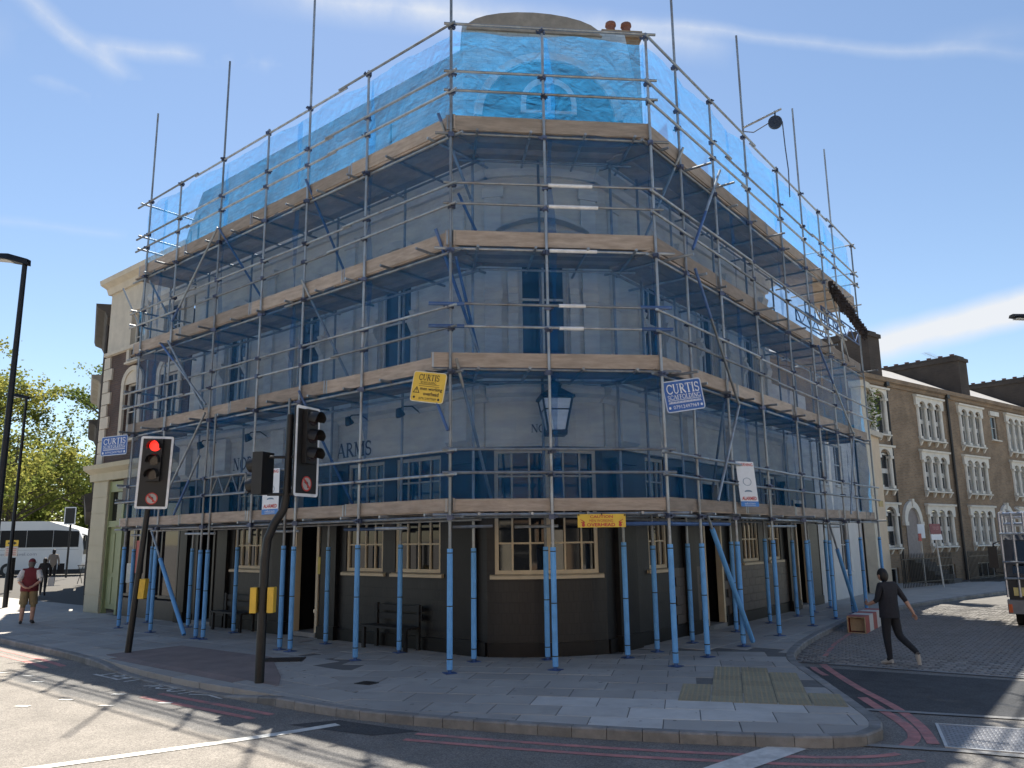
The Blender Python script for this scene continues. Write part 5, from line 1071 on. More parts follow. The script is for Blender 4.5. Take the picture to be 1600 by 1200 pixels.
roofl = mat('grey_slate', (.30, .30, .30), .7, var=.15, scale=2, bump=.2, dirt=(.8, .4, (.2, .2, .2)))
stk = brickmat('sooty_stock_brick', (.075, .056, .042), (.055, .042, .034), (.065, .056, .048), frame=nT[:])
def triple(fr, parent, s0, s1, z0, z1, n=3, o=-.12):
    hood_h = .42; zs = z1-hood_h; w = (s1-s0)/n
    wd = window(fr, parent, s0+.12, s1-.12, z0, zs+.15, sash, n, 2, o=o, fw_=.08, bar=.22, gm=glassb, sill=.22, sillm=stone)
    for k in range(n+1):
        x = s0+.12+(s1-s0-.24)*k/n; mb = MB(fr); mb.tube((x, .02, z0+.12), (x, .02, zs-.02), .095, 10); mb.box(x-.13, x+.13, -.1, .13, z0, z0+.14); mb.box(x-.14, x+.14, -.1, .15, zs-.1, zs+.02); mb.build('colonnette', stone, wd)
    ow = (s1-s0-.24)/n; P = [(s0-.12, z1), (s0-.12, zs)]
    for k in range(n):
        xa = s0+.12+ow*k+.1; xb = xa+ow-.2; c = (xa+xb)/2; r_ = (xb-xa)/2
        P += [(c-r_*math.cos(math.pi*i/8), zs+.02+.85*r_*math.sin(math.pi*i/8)*.8) for i in range(9)]
    P += [(s1+.12, zs), (s1+.12, z1)]
    mb = MB(fr); mb.plate(P, .004, .12); mb.prof([(.004, z1), (.2, z1), (.22, z1+.09), (.004, z1+.13)], s0-.18, s1+.18); mb.build('arcaded_lintel', stone, wd)
    for k in range(4): x = s0+.1+(s1-s0-.2)*k/3; mb = MB(fr); mb.prof([(.004, z0-.32), (.06, z0-.3), (.17, z0-.1), (.004, z0-.1)], x-.06, x+.06); mb.build('bracket', stone, wd)
    return wd
def archdoor(fr, parent, c, r=.72):
    mb = MB(fr); P = [(c+math.cos(t)*rr, o_, 2.75+math.sin(t)*rr*1.15) for t in [math.pi*i/12 for i in range(13)] for rr, o_ in ((r-.12, .004), (r-.12, .14), (r+.16, .14), (r+.16, .004))]
    mb.add(P, [(4*i+j, 4*i+(j+1) % 4, 4*i+4+(j+1) % 4, 4*i+4+j) for i in range(12) for j in range(4)]); mb.box(c-.09, c+.09, .01, .2, 3.5, 3.85); mb.box(c-r-.2, c-r+.14, .004, .17, 2.6, 2.78); mb.box(c+r-.14, c+r+.2, .004, .17, 2.6, 2.78); mb.build('door_arch', stone, parent)
    mb = MB(fr); mb.plate([(c-.6, 1.1), (c-.6, 2.75)]+[(c-.6*math.cos(math.pi*i/10), 2.75+.68*math.sin(math.pi*i/10)) for i in range(11)]+[(c+.6, 1.1)], .006, .03); mb.build('door', mat('grey_door', (.25, .22, .21), .6, var=.15), parent)
    for k in range(6): mb = MB(fr); mb.box(c-.7, c+.7, .02, .35+(5-k)*.27, k*.18, k*.18+.178); mb.build('step', mat('dark_step', (.09, .085, .08), .8), parent)
HOUSES = [(-8.5, 2.6, 'brick terrace house half hidden behind the cream house', [(-.1, 2.35, 2)], None), (2.6, 13.2, 'brown brick terrace house with arched doorway and two letting boards in front', [(5.35, 8.05, 3), (10.05, 12.8, 3)], 3.72), (13.2, 23.9, 'brown brick terrace house at the right edge, half hidden by the lorry', [(16.15, 18.9, 3), (20.6, 23.3, 3)], 14.55)]
for s0, s1, lab, wins, dr in HOUSES:
    t = thing('terrace_house', WT((s0+s1)/2, 0, 0), lab, 'house', 'brick terrace houses on the side street'); hs = []
    for a, b, n in wins: hs += [(a+.12, b-.12, 6.85, 8.72), (a+.12, b-.12, 4.3, 5.98), (a+.12, b-.12, 1.62, 3.3), (a+.3, b-.3, -.9, .7)]
    if s0 > 13: hs.append((14.1, 14.95, 7.4, 8.75))
    mb = MB(WT); wall(mb, s0, s1, -1, 9.55, hs, .22); mb.build('wall', brT, t)
    for a, b, n in wins:
        triple(WT, t, a, b, 6.85, 8.98, n); triple(WT, t, a, b, 4.3, 6.22, n); triple(WT, t, a, b, 1.62, 3.55, n); window(WT, t, a+.3, b-.3, -.9, .7, sash, 3, 2, o=-.12)
    if s0 > 13: window(WT, t, 14.1, 14.95, 7.4, 8.75, sash, 1, 2, o=-.1, sill=.15, sillm=stone, gm=glassb); mb = MB(WT); mb.box(13.95, 15.1, .004, .12, 8.75, 9.0); mb.build('lintel', stone, t)
    if dr: archdoor(WT, t, dr)
    mb = MB(WT); mb.prof([(0, 9.2), (.06, 9.2), (.1, 9.35), (.22, 9.4), (.24, 9.6), (-.3, 9.65), (-.3, 9.2)], s0, s1); mb.build('eaves_cornice', brT, t)
    mb = MB(WT); mb.add([(s0, -.2, 9.62), (s1, -.2, 9.62), (s1, -4.6, 11.9), (s0, -4.6, 11.9), (s0, -9, 9.6), (s1, -9, 9.6)], [(0, 1, 2, 3), (3, 2, 5, 4)]); mb.build('roof', roofl, t, recalc=False)
    c0 = s1+(.75 if s0 < 0 else .1); mb = MB(WT); mb.box(c0-.5, c0+.6, -7.2, -.8, 8.6, 11.95); mb.box(c0-.58, c0+.68, -7.28, -.72, 11.95, 12.15); mb.box(c0-.48, c0+.58, -7.1, -.9, 12.15, 12.3); st = mb.build('chimney_stack', stk, t)
    for k in range(9): mb = MB(WT); o_ = -1.3-k*.66; zz = 12.3; mb.chain([(c0, o_, zz), (c0, o_, zz+.12), (c0, o_, zz+.16)], [.14, .12, .15], 8); mb.build('chimney_pot', pot, st)
    mb = MB(WT); x = s0+6.1 if s0 > 0 else s1-.2; mb.tube((x, .1, -.5), (x, .1, 9.4), .07 if s0 > 0 else .05); mb.box(x-.14, x+.14, .01, .22, 9.2, 9.5); mb.build('downpipe', mat('black_pipe', (.025, .025, .025), .5), t)
mb = MB(WT); mb.tube((15.6, -3, 10.2), (15.6, -3, 13.0), .02, 6); mb.tube((13.7, -3, 12.95), (15.9, -3, 12.75), .012, 6)
for k in range(9): mb.tube((13.8+k*.22, -3.25, 12.95-k*.02), (13.8+k*.22, -2.75, 12.95-k*.02), .006, 4)
tag(mb.build('tv_aerial', mat('aerial_metal', (.35, .35, .36), .4, .6), loc=WT(15.6, -3, 10.2)), 'thin rooftop television aerial on the right hand terrace', 'aerial')
# railings in front of the terrace
railm = mat('black_railing', (.018, .018, .02), .45, .3)
for (a, b, lab) in ((-1.6, 2.9, 'black iron railings in front of the cream house end'), (4.6, 9.0, 'black spear topped railings behind the letting boards'), (9.9, 13.9, 'black spear topped railings in front of the second triple window'), (15.4, 22, 'black spear topped railings by the parked lorry')):
    t = thing('area_railings', WT((a+b)/2, 2.0, 0), lab, 'railings', 'railings along the terrace')
    for z in (.2, 1.15): mb = MB(WT); mb.box(a, b, 1.98, 2.02, z, z+.04); mb.build('rail', railm, t)
    n = int((b-a)/.13); mb = MB(WT); mb.box(-.011, .011, -.011, .011, 0, 1.3); mb.add([(-.025, 0, 1.3), (0, -.02, 1.3), (.025, 0, 1.3), (0, .02, 1.3), (0, 0, 1.42)], [(0, 1, 4), (1, 2, 4), (2, 3, 4), (3, 0, 4)]); me = None
    bm_ = MB(lambda x, y, z: v3(dT*x-nT*y, z)); bm_.box(-.011, .011, -.011, .011, 0, 1.3); bm_.add([(-.025, 0, 1.3), (0, -.02, 1.3), (.025, 0, 1.3), (0, .02, 1.3), (0, 0, 1.42)], [(0, 1, 4), (1, 2, 4), (2, 3, 4), (3, 0, 4)]); me = bm_.mesh('railing_bar', railm)
    for k in range(n+1): inst('railing_bar', me, t, WT(a+(b-a)*k/n, 2.0, .02))
for s, lab in ((9.15, 'left brick gate pier between the terrace railings'), (9.75, 'right brick gate pier between the terrace railings')):
    mb = MB(WT); mb.box(s-.16, s+.16, 1.8, 2.15, 0, 1.1); mb.box(s-.2, s+.2, 1.76, 2.19, 1.1, 1.22); tag(mb.build('gate_pier', stk, loc=WT(s, 2, 0)), lab, 'pier')
mb = MB(WT); mb.box(9.32, 9.58, 1.9, 2.0, .05, 1.0); tag(mb.build('dark_gate', railm, loc=WT(9.45, 2, 0)), 'dark solid gate between the two brick piers', 'gate')
# letting boards
for c, zz, col1, col2, txt, lab, w, tilt in (((17.75, 35.7), (2.02, 2.62), signw, signr, '', 'white letting board with a red corner on a white post', .62, .0), ((17.95, 34.6), (1.95, 2.62), mat('maroon_sign', (.18, .02, .04), .5), signw, 'TO LET', 'maroon letting board on a white post', .95, -.06)):
    b = v3(Vector(c), 0); t = thing('letting_board', b, lab, 'sign', 'letting boards in front of the terrace'); rt4 = v3(dT, 0); tp = b+Vector((tilt*2.6, 0, 0))+UP*zz[1]
    mb = MB(); mb.wtube(b, tp, .035, 6); mb.build('post', mat('white_post', (.62, .60, .55), .7), t); f = lambda x, y, o: b+rt4*x+UP*y-v3(nT, 0)*o+Vector((tilt*y, 0, 0))
    hh = zz[1]-zz[0]; mb = MB(lambda x, o, y: f(x, y, o)); mb.box(-w/2, w/2, .04, .06, zz[0]+(hh*.36 if txt else 0), zz[1]); mb.build('board', col1, t)
    mb = MB(lambda x, o, y: f(x, y, o)); mb.box(-w/2, w/2 if txt else -w*.08, .04, .062, zz[0]-(0 if txt else .12), zz[0]+(hh*.34 if txt else .2)); mb.build('lower_board', col2, t)
    if txt: mb = MB(); lettering(mb, lambda x, y: f(x, y, .064), txt, -.25, .3, zz[1]-.25, zz[1]-.12); mb.build('lettering', mat('sign_pinkish', (.5, .25, .28), .5), t, recalc=False)
# ------------------------------------------------------------------ red and white barrier blocks on the kerb
bred = mat('barrier_red', (.36, .08, .06), .65, var=.12, scale=5, dirt=(2, .4, (.25, .12, .1))); bwhite = mat('barrier_white', (.6, .58, .54), .65, var=.1, scale=5, dirt=(2, .5, (.4, .37, .32)))
fB = lambda x, y, z: v3(Vector((7.98, 20.05))+Vector((.55, .835))*y+Vector((.835, -.55))*x, ROADZ+.012+z)
bt = thing('barrier_block', fB(.2, 1.2, 0), 'low red and white striped hollow wooden box lying along the side street kerb', 'barrier'); wood = mat('barrier_wood', (.36, .27, .17), .8, var=.2, scale=4)
for k in range(5):
    mb = MB(fB); y0 = k*.5; mb.box(0, .42, y0, y0+.498, .36, .39); mb.box(.39, .42, y0, y0+.498, 0, .36); mb.box(0, .03, y0, y0+.498, 0, .36); mb.box(.03, .39, y0, y0+.498, 0, .02); mb.build('striped_panel', bred if k % 2 == 0 else bwhite, bt)
mb = MB(fB); mb.box(.05, .37, .12, .14, .04, .34); mb.build('inner_board', wood, bt)
for x0, x1, z0, z1 in ((0, .42, .36, .385), (0, .42, .0, .025), (0, .03, .025, .36), (.39, .42, .025, .36)): mb = MB(fB); mb.box(x0, x1, -.012, -.002, z0, z1); mb.build('end_frame', wood, bt)
# ------------------------------------------------------------------ traffic lights
tblack = mat('signal_black', (.012, .012, .013), .5, var=.2); tpole = mat('signal_pole', (.014, .014, .015), .45, .2, var=.3); twhite = mat('signal_border', (.78, .79, .8), .5); tyel = mat('push_button_yellow', (.72, .46, .05), .5, var=.1)
redlit = mat('lit_red_lens', (.8, .02, .01), .3, emit=((1, .03, .02), .55)); dark_l = mat('unlit_lens', (.03, .02, .02), .15)
def noturn(f, t, cy, r, o):
    mb = MB(); mb.raw([f(r*math.cos(R(a)), cy+r*math.sin(R(a)), o) for a in range(0, 360, 15)], [tuple(range(24))]); s = mb.build('no_left_turn_sign', mat('dim_white_sign', (.42, .40, .38), .5), t, recalc=False)
    mb = MB(); n = 24; mb.raw([f(rr*math.cos(R(a)), cy+rr*math.sin(R(a)), o+.003) for rr in (r, r*.82) for a in range(0, 360, 15)], [(i, (i+1) % n, n+(i+1) % n, n+i) for i in range(n)])
    q = r*.78; mb.raw([f(-q*.7-.012, cy+q*.7-.012, o+.007), f(-q*.7+.012, cy+q*.7+.012, o+.007), f(q*.7+.012, cy-q*.7+.012, o+.007), f(q*.7-.012, cy-q*.7-.012, o+.007)], [(0, 1, 2, 3)]); mb.build('red_ring', signr, s, recalc=False)
    mb = MB(); P = [(.22, -.55), (.22, .0), (.1, .2), (-.18, .22)]
    for (ax_, ay_), (bx_, by_) in zip(P[:-1], P[1:]):
        L = math.hypot(bx_-ax_, by_-ay_); nx, ny = -(by_-ay_)/L*.09, (bx_-ax_)/L*.09; mb.raw([f((ax_+nx)*r, cy+(ay_+ny)*r, o+.005), f((bx_+nx)*r, cy+(by_+ny)*r, o+.005), f((bx_-nx)*r, cy+(by_-ny)*r, o+.005), f((ax_-nx)*r, cy+(ay_-ny)*r, o+.005)], [(0, 1, 2, 3)])
    mb.raw([f(-.15*r, cy+.48*r, o+.005), f(-.55*r, cy+.2*r, o+.005), f(-.15*r, cy-.06*r, o+.005)], [(0, 1, 2)]); mb.build('arrow', signk, s, recalc=False)
def signal(t, c, right, up, w, h, lit, boardit=True, lens_n=3):
    right = Vector(right).normalized(); nrm = right.cross(Vector(up)).normalized(); f = lambda x, y, o: Vector(c)+right*x+Vector(up)*y+nrm*o
    g = lambda x, o, y: f(x, y, o)
    if boardit:
        mb = MB(g); mb.plate(rrect(w, h, .05), -.03, 0); mb.build('backing_board', tblack, t); edge(lambda x, y, o=0: f(x, y, o), w, h, .05, .05, .003).build('white_border', twhite, t, recalc=False)
    hb = h*.46 if not boardit else h*.37
    mb = MB(g); mb.box(-.14, .14, .004 if boardit else -.1, .1, h*.46-3*.3, h*.46); mb.build('signal_head', tblack, t)
    for k in range(lens_n):
        y = h*.46-.15-k*.3; mb = MB(g); mb.wtube(f(0, y, .1), f(0, y, .115), .118, 20); le = mb.build('lens', redlit if (k == 0 and lit) else dark_l, t)
        mb = MB(); n = 14; P = []
        for (dd, a0) in ((.1, 0), (.28, 0)):
            for i in range(n+1): a = R(-20+220*i/n); P.append(f(.13*math.cos(a), y+.13*math.sin(a)-(.03 if dd > .2 else 0), dd-(0.0 if dd < .2 else .10*max(0, -math.sin(a)+.1))))
        mb.raw(P, [(i, i+1, n+2+i, n+1+i) for i in range(n)]); mb.build('visor', tblack, le, recalc=False)
    if boardit: noturn(f, t, -h*.36, .125, .012)
    return f
b = Vector((-7.98, 17.26, 0)); t = thing('traffic_light', b, 'traffic light showing red on a leaning black pole at the left', 'traffic light', 'traffic lights on the corner'); tp = b+Vector((.28, .0, 4.3))
mb = MB(); mb.wtube(b, tp, .066, 14, .055); mb.build('pole', tpole, t, smooth=True)
signal(t, b+Vector((.34, -.14, 3.69)), (1, .1, -.02), Vector((.03, 0, 1)).normalized(), .68, 1.54, True)
fr_b = lambda x, y, z: b+Vector((x+z*.065, y, z)); mb = MB(fr_b); mb.box(.08, .2, -.09, .09, 1.08, 1.48); mb.build('push_button_box', tyel, t)
b2 = Vector((-4.09, 13.46, 0)); t = thing('traffic_light', b2, 'unlit traffic light on a cranked black pole in front of the pub', 'traffic light', 'traffic lights on the corner')
mb = MB(); mb.chain([(b2.x, b2.y, 0), (b2.x, b2.y, 1.9), (b2.x+.03, b2.y, 2.25), (b2.x+.13, b2.y, 2.5), (b2.x+.27, b2.y, 2.72), (b2.x+.32, b2.y, 3.0), (b2.x+.33, b2.y, 4.32)], [.074, .074, .07, .07, .068, .065, .062], 14); mb.build('pole', tpole, t, smooth=True)
signal(t, b2+Vector((.66, -.12, 3.68)), (.42, .91, 0), UP, .62, 1.5, False)
hd = b2+Vector((-.06, -.02, 3.32)); right = Vector((-.5, -.86, 0)).normalized(); 
f_ = lambda x, o, z: hd+Vector((-.86, .3, 0)).normalized()*o+Vector((.3, .86, 0)).normalized()*x+UP*z
mb = MB(f_); mb.box(-.16, .16, -.06, .14, -.34, .36); mb.build('signal_head', tblack, t)
for k in range(2): mb = MB(f_); mb.tube((0, .14, .18-k*.34), (0, .3, .15-k*.34), .12, 14); mb.build('visor', tblack, t)
for z in (2.98, 3.6): mb = MB(); mb.wtube(b2+Vector((.33, 0, z)), b2+Vector((0, -.02, z)), .025, 8); mb.build('bracket', tblack, t); mb = MB(); mb.wtube(b2+Vector((.33, 0, z)), b2+Vector((.6, -.1, z)), .025, 8); mb.build('bracket', tblack, t)
for sx in (-1, 1): mb = MB(); mb.fr = lambda x, y, z: b2+Vector((x, y, z)); mb.box(sx*.14-.05, sx*.14+.05, -.08, .09, 1.08, 1.48); mb.build('push_button_box', tyel, t)
# far signals near the coach
for (p, zz, lab) in (((-30.5, 56), 3.6, 'small dark traffic signal seen beyond the row of shops, beside the coach'), ((-27.0, 55), 2.6, 'second dark signal close to the shop wall beside the coach')):
    bb = Vector((*p, 0)); t = thing('far_traffic_light', bb, lab, 'traffic light'); mb = MB(); mb.wtube(bb, bb+UP*(zz+.7), .07, 8); mb.build('pole', tpole, t)
    mb = MB(lambda x, o, z: bb+Vector((x, -o, z))); mb.box(-.35, .35, .1, .16, zz, zz+1.1); mb.build('backing_board', tblack, t); edge(lambda x, y, o=0: bb+Vector((x, -.17-o, zz+.55+y)), .8, 1.2, .05, .07).build('white_border', twhite, t, recalc=False)
# ------------------------------------------------------------------ street lamps
lampbk = mat('lamp_post_black', (.012, .012, .013), .4, .3, var=.2)
def lamp(base, h, arm, lab, group='street lamps', hl=.75):
    base = Vector(base); t = thing('street_lamp', base, lab, 'street lamp', group); mb = MB(); mb.chain([tuple(base), tuple(base+UP*1.2), tuple(base+UP*1.25), tuple(base+UP*h)], [.09, .09, .07, .048], 12); mb.build('post', lampbk, t, smooth=True)
    d = Vector(arm).normalized(); s = d.cross(UP).normalized(); e = base+UP*h; f = lambda x, y, z: e+d*x+s*y+UP*z
    mb = MB(f); P = [(-.08, -.07, -.08), (-.08, .07, -.08), (-.08, .06, .04), (-.08, -.06, .04), (.3, -.16, -.03), (.3, .16, -.03), (.3, .12, .1), (.3, -.12, .1), (hl, -.13, .02), (hl, .13, .02), (hl, .08, .09), (hl, -.08, .09)]
    mb.add(P, [(0, 1, 2, 3), (0, 1, 5, 4), (1, 2, 6, 5), (2, 3, 7, 6), (3, 0, 4, 7), (4, 5, 9, 8), (5, 6, 10, 9), (6, 7, 11, 10), (7, 4, 8, 11), (8, 9, 10, 11)]); hd = mb.build('lamp_head', lampbk, t)
    mb = MB(f); mb.box(.28, hl-.08, -.09, .09, -.035, -.02); mb.build('lens', lens, hd)
lamp((-9.85, 15.5, ROADZ), 7.98, (-1, .05, .12), 'tall black street lamp cut by the left edge, nearest the camera')
lamp((-18.45, 30.0, 0), 7.72, (-1, .0, .1), 'second black street lamp further down the left street')
lamp((14.22, 20.6, 0), 7.75, (-1, .0, .05), 'street lamp head poking in at the right edge', hl=.95)
# parking notice on a post by the coach
b = Vector((-25.2, 41.2, 0)); t = thing('notice_post', b, 'yellow and white parking notice on a dark post beside the coach', 'sign'); mb = MB(); mb.wtube(b, b+UP*1.6, .14, 10); mb.build('post', tpole, t)
mb = MB(lambda x, o, z: b+Vector((x, -.16-o, z))); mb.box(-.32, .32, 0, .02, 1.65, 2.15); mb.build('white_plate', mat('notice_white', (.6, .55, .5), .5), t); mb = MB(lambda x, o, z: b+Vector((x, -.16-o, z))); mb.box(-.32, .32, 0, .022, 2.16, 2.46); mb.build('yellow_plate', signy, t)
mb = MB(); g = lambda x, y: b+Vector((x, -.186, y)); mb.raw([g(-.2, 2.27), g(.1, 2.27), g(.1, 2.22), g(.25, 2.31), g(.1, 2.4), g(.1, 2.35), g(-.2, 2.35)], [tuple(range(7))]); mb.build('arrow', signk, t, recalc=False)
mb = MB(); 
for k in range(4): mb.raw([g(-.25, 1.72+k*.1), g(.25, 1.72+k*.1), g(.25, 1.75+k*.1), g(-.25, 1.75+k*.1)], [(0, 1, 2, 3)])
mb.build('print_lines', signr, t, recalc=False)

# ------------------------------------------------------------------ the sunlit houses across the road, which light the shaded pub and show in its windows
OPP = [(-34, -24, 10.5, (.55, .48, .36)), (-24, -14.5, 9.6, (.36, .22, .15)), (-14.5, -4, 11.0, (.66, .60, .48)), (-4, 6, 10.2, (.40, .27, .18)), (6, 15.5, 11.2, (.68, .63, .54)), (15.5, 26, 9.8, (.42, .30, .2)), (26, 36, 10.6, (.62, .56, .45))]
for k, (x0, x1, zt, c_) in enumerate(OPP):
    yy = -8.5-abs((x0+x1)/2)*.02; fo = lambda s, o, z, yy=yy: Vector((s, yy+o, z)); t = thing('opposite_house', (x0, yy, 0), ['pale stone', 'red brick', 'cream', 'brown brick', 'white rendered', 'buff brick', 'light render'][k]+' house across the road behind the viewer', 'house', 'houses across the road')
    hs = [(x0+1+q*3.0, x0+2.3+q*3.0, z, z+1.8) for q in range(3) for z in (4.4, 7.2)]+[(x0+.8, x0+4.2, .7, 3.0), (x0+5.2, x0+6.3, .0, 2.7), (x0+6.9, x0+9.0, .7, 3.0)]
    m_ = mat('opposite_wall_%d' % k, c_, .9, var=.12, scale=2, dirt=(.8, .4, tuple(v*.7 for v in c_))); mb = MB(fo); wall(mb, x0, x1, 0, zt, hs, .2); mb.build('wall', m_, t)
    for h in hs: window(fo, t, *h, sash, 2, 2, o=-.1, gm=glassb)
    mb = MB(fo); mb.prof([(0, zt-.3), (.3, zt-.1), (.35, zt+.1), (-6, zt+.1), (-6, zt-.3)], x0, x1); mb.build('cornice', stone, t)
    mb = MB(fo); mb.box(x0, x1, .0, .12, 3.3, 3.9); mb.build('shop_fascia', [greenp, darkwood, navy, bred, tblack, shopcream, greenp][k], t)
mb = MB(); mb.box(-40, 40, -9.6, -4.4, ROADZ-.1, 0); tag(mb.build('pavement', slabm), kind='structure')
# ------------------------------------------------------------------ coach
cw = mat('coach_white', (.72, .72, .70), .3, var=.05, scale=1, dirt=(.5, .25, (.55, .55, .53)))
cb = Vector((-44.2, 61.0, ROADZ)); cdx = Vector((.97, .10, 0)).normalized(); cdy = Vector((-.10, .97, 0)).normalized(); co = thing('coach', cb, 'long white coach with a dark window band parked across the end of the left street', 'coach')
fC = lambda x, y, z: cb+cdx*x+cdy*y+UP*z
L0, L1, HT = -4.0, 11.5, 4.1
mb = MB(fC); Pb = [(L0, .5), (L1-.25, .5), (L1-.02, .9), (L1, 1.9), (L1-.12, 2.8), (L1-.45, 3.45), (L1-1.0, 3.6), (L1-2.6, HT-.02), (L1-3.2, HT), (L0, HT)]
mb.add([(x, 0, z) for x, z in Pb]+[(x, 2.5, z) for x, z in Pb]+[(x, .18, z+.0) for x, z in Pb[-3:]], []); n = len(Pb)
mb.f += [tuple(range(n)), tuple(range(2*n-1, n-1, -1))]+[(i, (i+1) % n, n+(i+1) % n, n+i) for i in range(n)]; mb.m += [0]*(n+2); mb.build('body', cw, co)
for i in range(8):
    x0 = L0+i*1.9; x1 = min(x0+1.86, L1-.35); mb = MB(fC)
    mb.plate([(x0, 2.15), (x1, 2.15), (x1, 3.42 if i < 7 else 3.32), (x0, 3.42)], -.02, -.004); mb.build('side_window', mat('coach_glass', (.008, .01, .014), .25, spec=.15), co)
mb = MB(fC); mb.box(L1-.1, L1+.03, .15, 2.35, 1.6, 3.0); mb.build('windscreen', MATS['coach_glass'], co)
for x in (-1.2, 6.2):
    mb = MB(fC); mb.tube((x, -.02, .5), (x, .3, .5), .5, 20); w = mb.build('wheel', tblack, co, smooth=True); mb = MB(fC); mb.tube((x, -.035, .5), (x, -.01, .5), .27, 14); mb.build('rim', mat('rim_grey', (.35, .35, .36), .4, .5), w)
mb = MB(fC); mb.box(L0, L1-.1, .03, 2.4, .15, .5); mb.build('skirt', mat('coach_underside', (.03, .03, .03), .7), co)
mb = MB(fC)
for x in (.4, 2.2, 4.0): mb.box(x-.01, x+.01, -.006, 0, .7, 1.9)
mb.box(L0, L1-.3, -.006, 0, 1.95, 1.97); mb.build('panel_lines', mat('panel_line', (.3, .3, .3), .6), co)
mb = MB(); lettering(mb, lambda x, y: fC(x, -.008, y), 'www.edentravel.com', 4.6, 8.2, 1.55, 1.78); mb.build('lettering', mat('lettering_grey', (.3, .3, .34), .5), co, recalc=False)
mb = MB(fC); mb.chain([(L1-.1, -.05, 3.1), (L1+.3, -.3, 3.0), (L1+.35, -.35, 2.5)], [.05]*3, 6); mb.box(L1+.25, L1+.42, -.5, -.2, 1.95, 2.6); mb.build('mirror', tblack, co)
# ------------------------------------------------------------------ lorry at the right edge
lk = mat('lorry_dark_paint', (.04, .043, .05), .45, .2, var=.25, scale=3, dirt=(1.5, .5, (.10, .10, .10))); lch = mat('lorry_rack_steel', (.42, .45, .5), .35, .7, var=.2)
tb = Vector((12.38, 20.85, ROADZ)); tx = Vector((.83, -.557, 0)); ty = Vector((.557, .83, 0)); lo = thing('lorry', tb, 'dark scaffolders lorry with a tube rack cut off by the right edge', 'lorry')
fT = lambda x, y, z: tb+tx*x+ty*y+UP*z
mb = MB(fT); mb.prof([(0, .62), (-.06, 1.25), (.16, 2.15), (.3, 2.28), (1.5, 2.32), (1.55, .62)], .05, 2.25); mb.build('cab', lk, lo)
mb = MB(fT); mb.add([(.18, -.05, 1.32), (2.12, -.05, 1.32), (2.02, .145, 2.12), (.28, .145, 2.12)], [(0, 1, 2, 3)]); mb.build('windscreen', glass, lo, recalc=False)
mb = MB(fT); mb.box(.0, 2.3, -.2, .1, .35, .68); mb.build('bumper', mat('bumper_grey', (.2, .2, .21), .5), lo)
mb = MB(fT); 
for k in range(4): mb.box(.5, 1.8, -.09, -.03, .78+k*.12, .84+k*.12)
mb.build('grille', tblack, lo)
for x, m_ in ((.16, mat('headlight_amber', (.6, .5, .2), .2)), (1.85, mat('headlight_amber', (.6, .5, .2), .2))): mb = MB(fT); mb.box(x, x+.28, -.1, -.03, .78, .98); mb.build('headlight', m_, lo)
mb = MB(fT); mb.box(.02, .1, -.22, -.05, .38, .58); mb.build('indicator', mat('indicator_orange', (.6, .12, .03), .3), lo)
for s_, x in ((-1, 0.05), (1, 2.25)):
    mb = MB(fT); mb.chain([(x, .2, 2.15), (x+s_*.22, .05, 2.05), (x+s_*.24, .02, 1.35), (x, .15, 1.3)], [.02]*4, 6); mi_ = mb.build('mirror_arm', tblack, lo); mb = MB(fT); mb.box(x+s_*.24-.11, x+s_*.24+.09, .0, .08, 1.45, 1.98); mb.build('mirror', tblack, mi_)
for x in (.12, 1.95):
    for y in (.75, 4.6):
        mb = MB(fT); mb.tube((x, y, .42), (x+.26, y, .42), .42, 22); w = mb.build('wheel', mat('tyre', (.02, .02, .02), .8), lo, smooth=True); mb = MB(fT); mb.tube((x-.01 if x < 1 else x+.25, y, .42), (x+.02 if x < 1 else x+.28, y, .42), .22, 14); mb.build('rim', lch, w)
mb = MB(fT); mb.box(.05, 2.25, 1.6, 6.6, .95, 1.1); mb.build('flat_bed', lk, lo)
mb = MB(fT); mb.box(.1, 2.2, .3, 6.4, .6, .94); mb.build('chassis', tblack, lo)
def rk_(p, q, r=.035, m=lch): mb = MB(fT); mb.tube(p, q, r, 8); mb.build('rack_tube', m, lo, smooth=True)
for y in (.2, 1.65, 6.5):
    for x in (.08, .75, 1.5, 2.2): rk_((x, y, 1.1 if y > 1 else 2.25), (x, y, 2.82))
    rk_((.02, y, 2.8), (2.28, y, 2.8), .045); rk_((.05, y, 2.55), (2.25, y, 2.55), .03)
for x in (.03, .3, .55, .9, 1.4): rk_((x, -.14, .75), (x, -.02, 2.82), .03)
for z in (1.2, 1.6, 2.3): rk_((.0, -.16, z), (2.3, -.12, z), .028, galv)
for x in (.08, 2.2): rk_((x, .1, 2.84), (x, 6.6, 2.84))
for k in range(9): rk_((.2+k*.22, .0+random.uniform(-.3, .3), 2.9+random.uniform(0, .03)), (.2+k*.22, 6.5, 2.9), .028, galv)
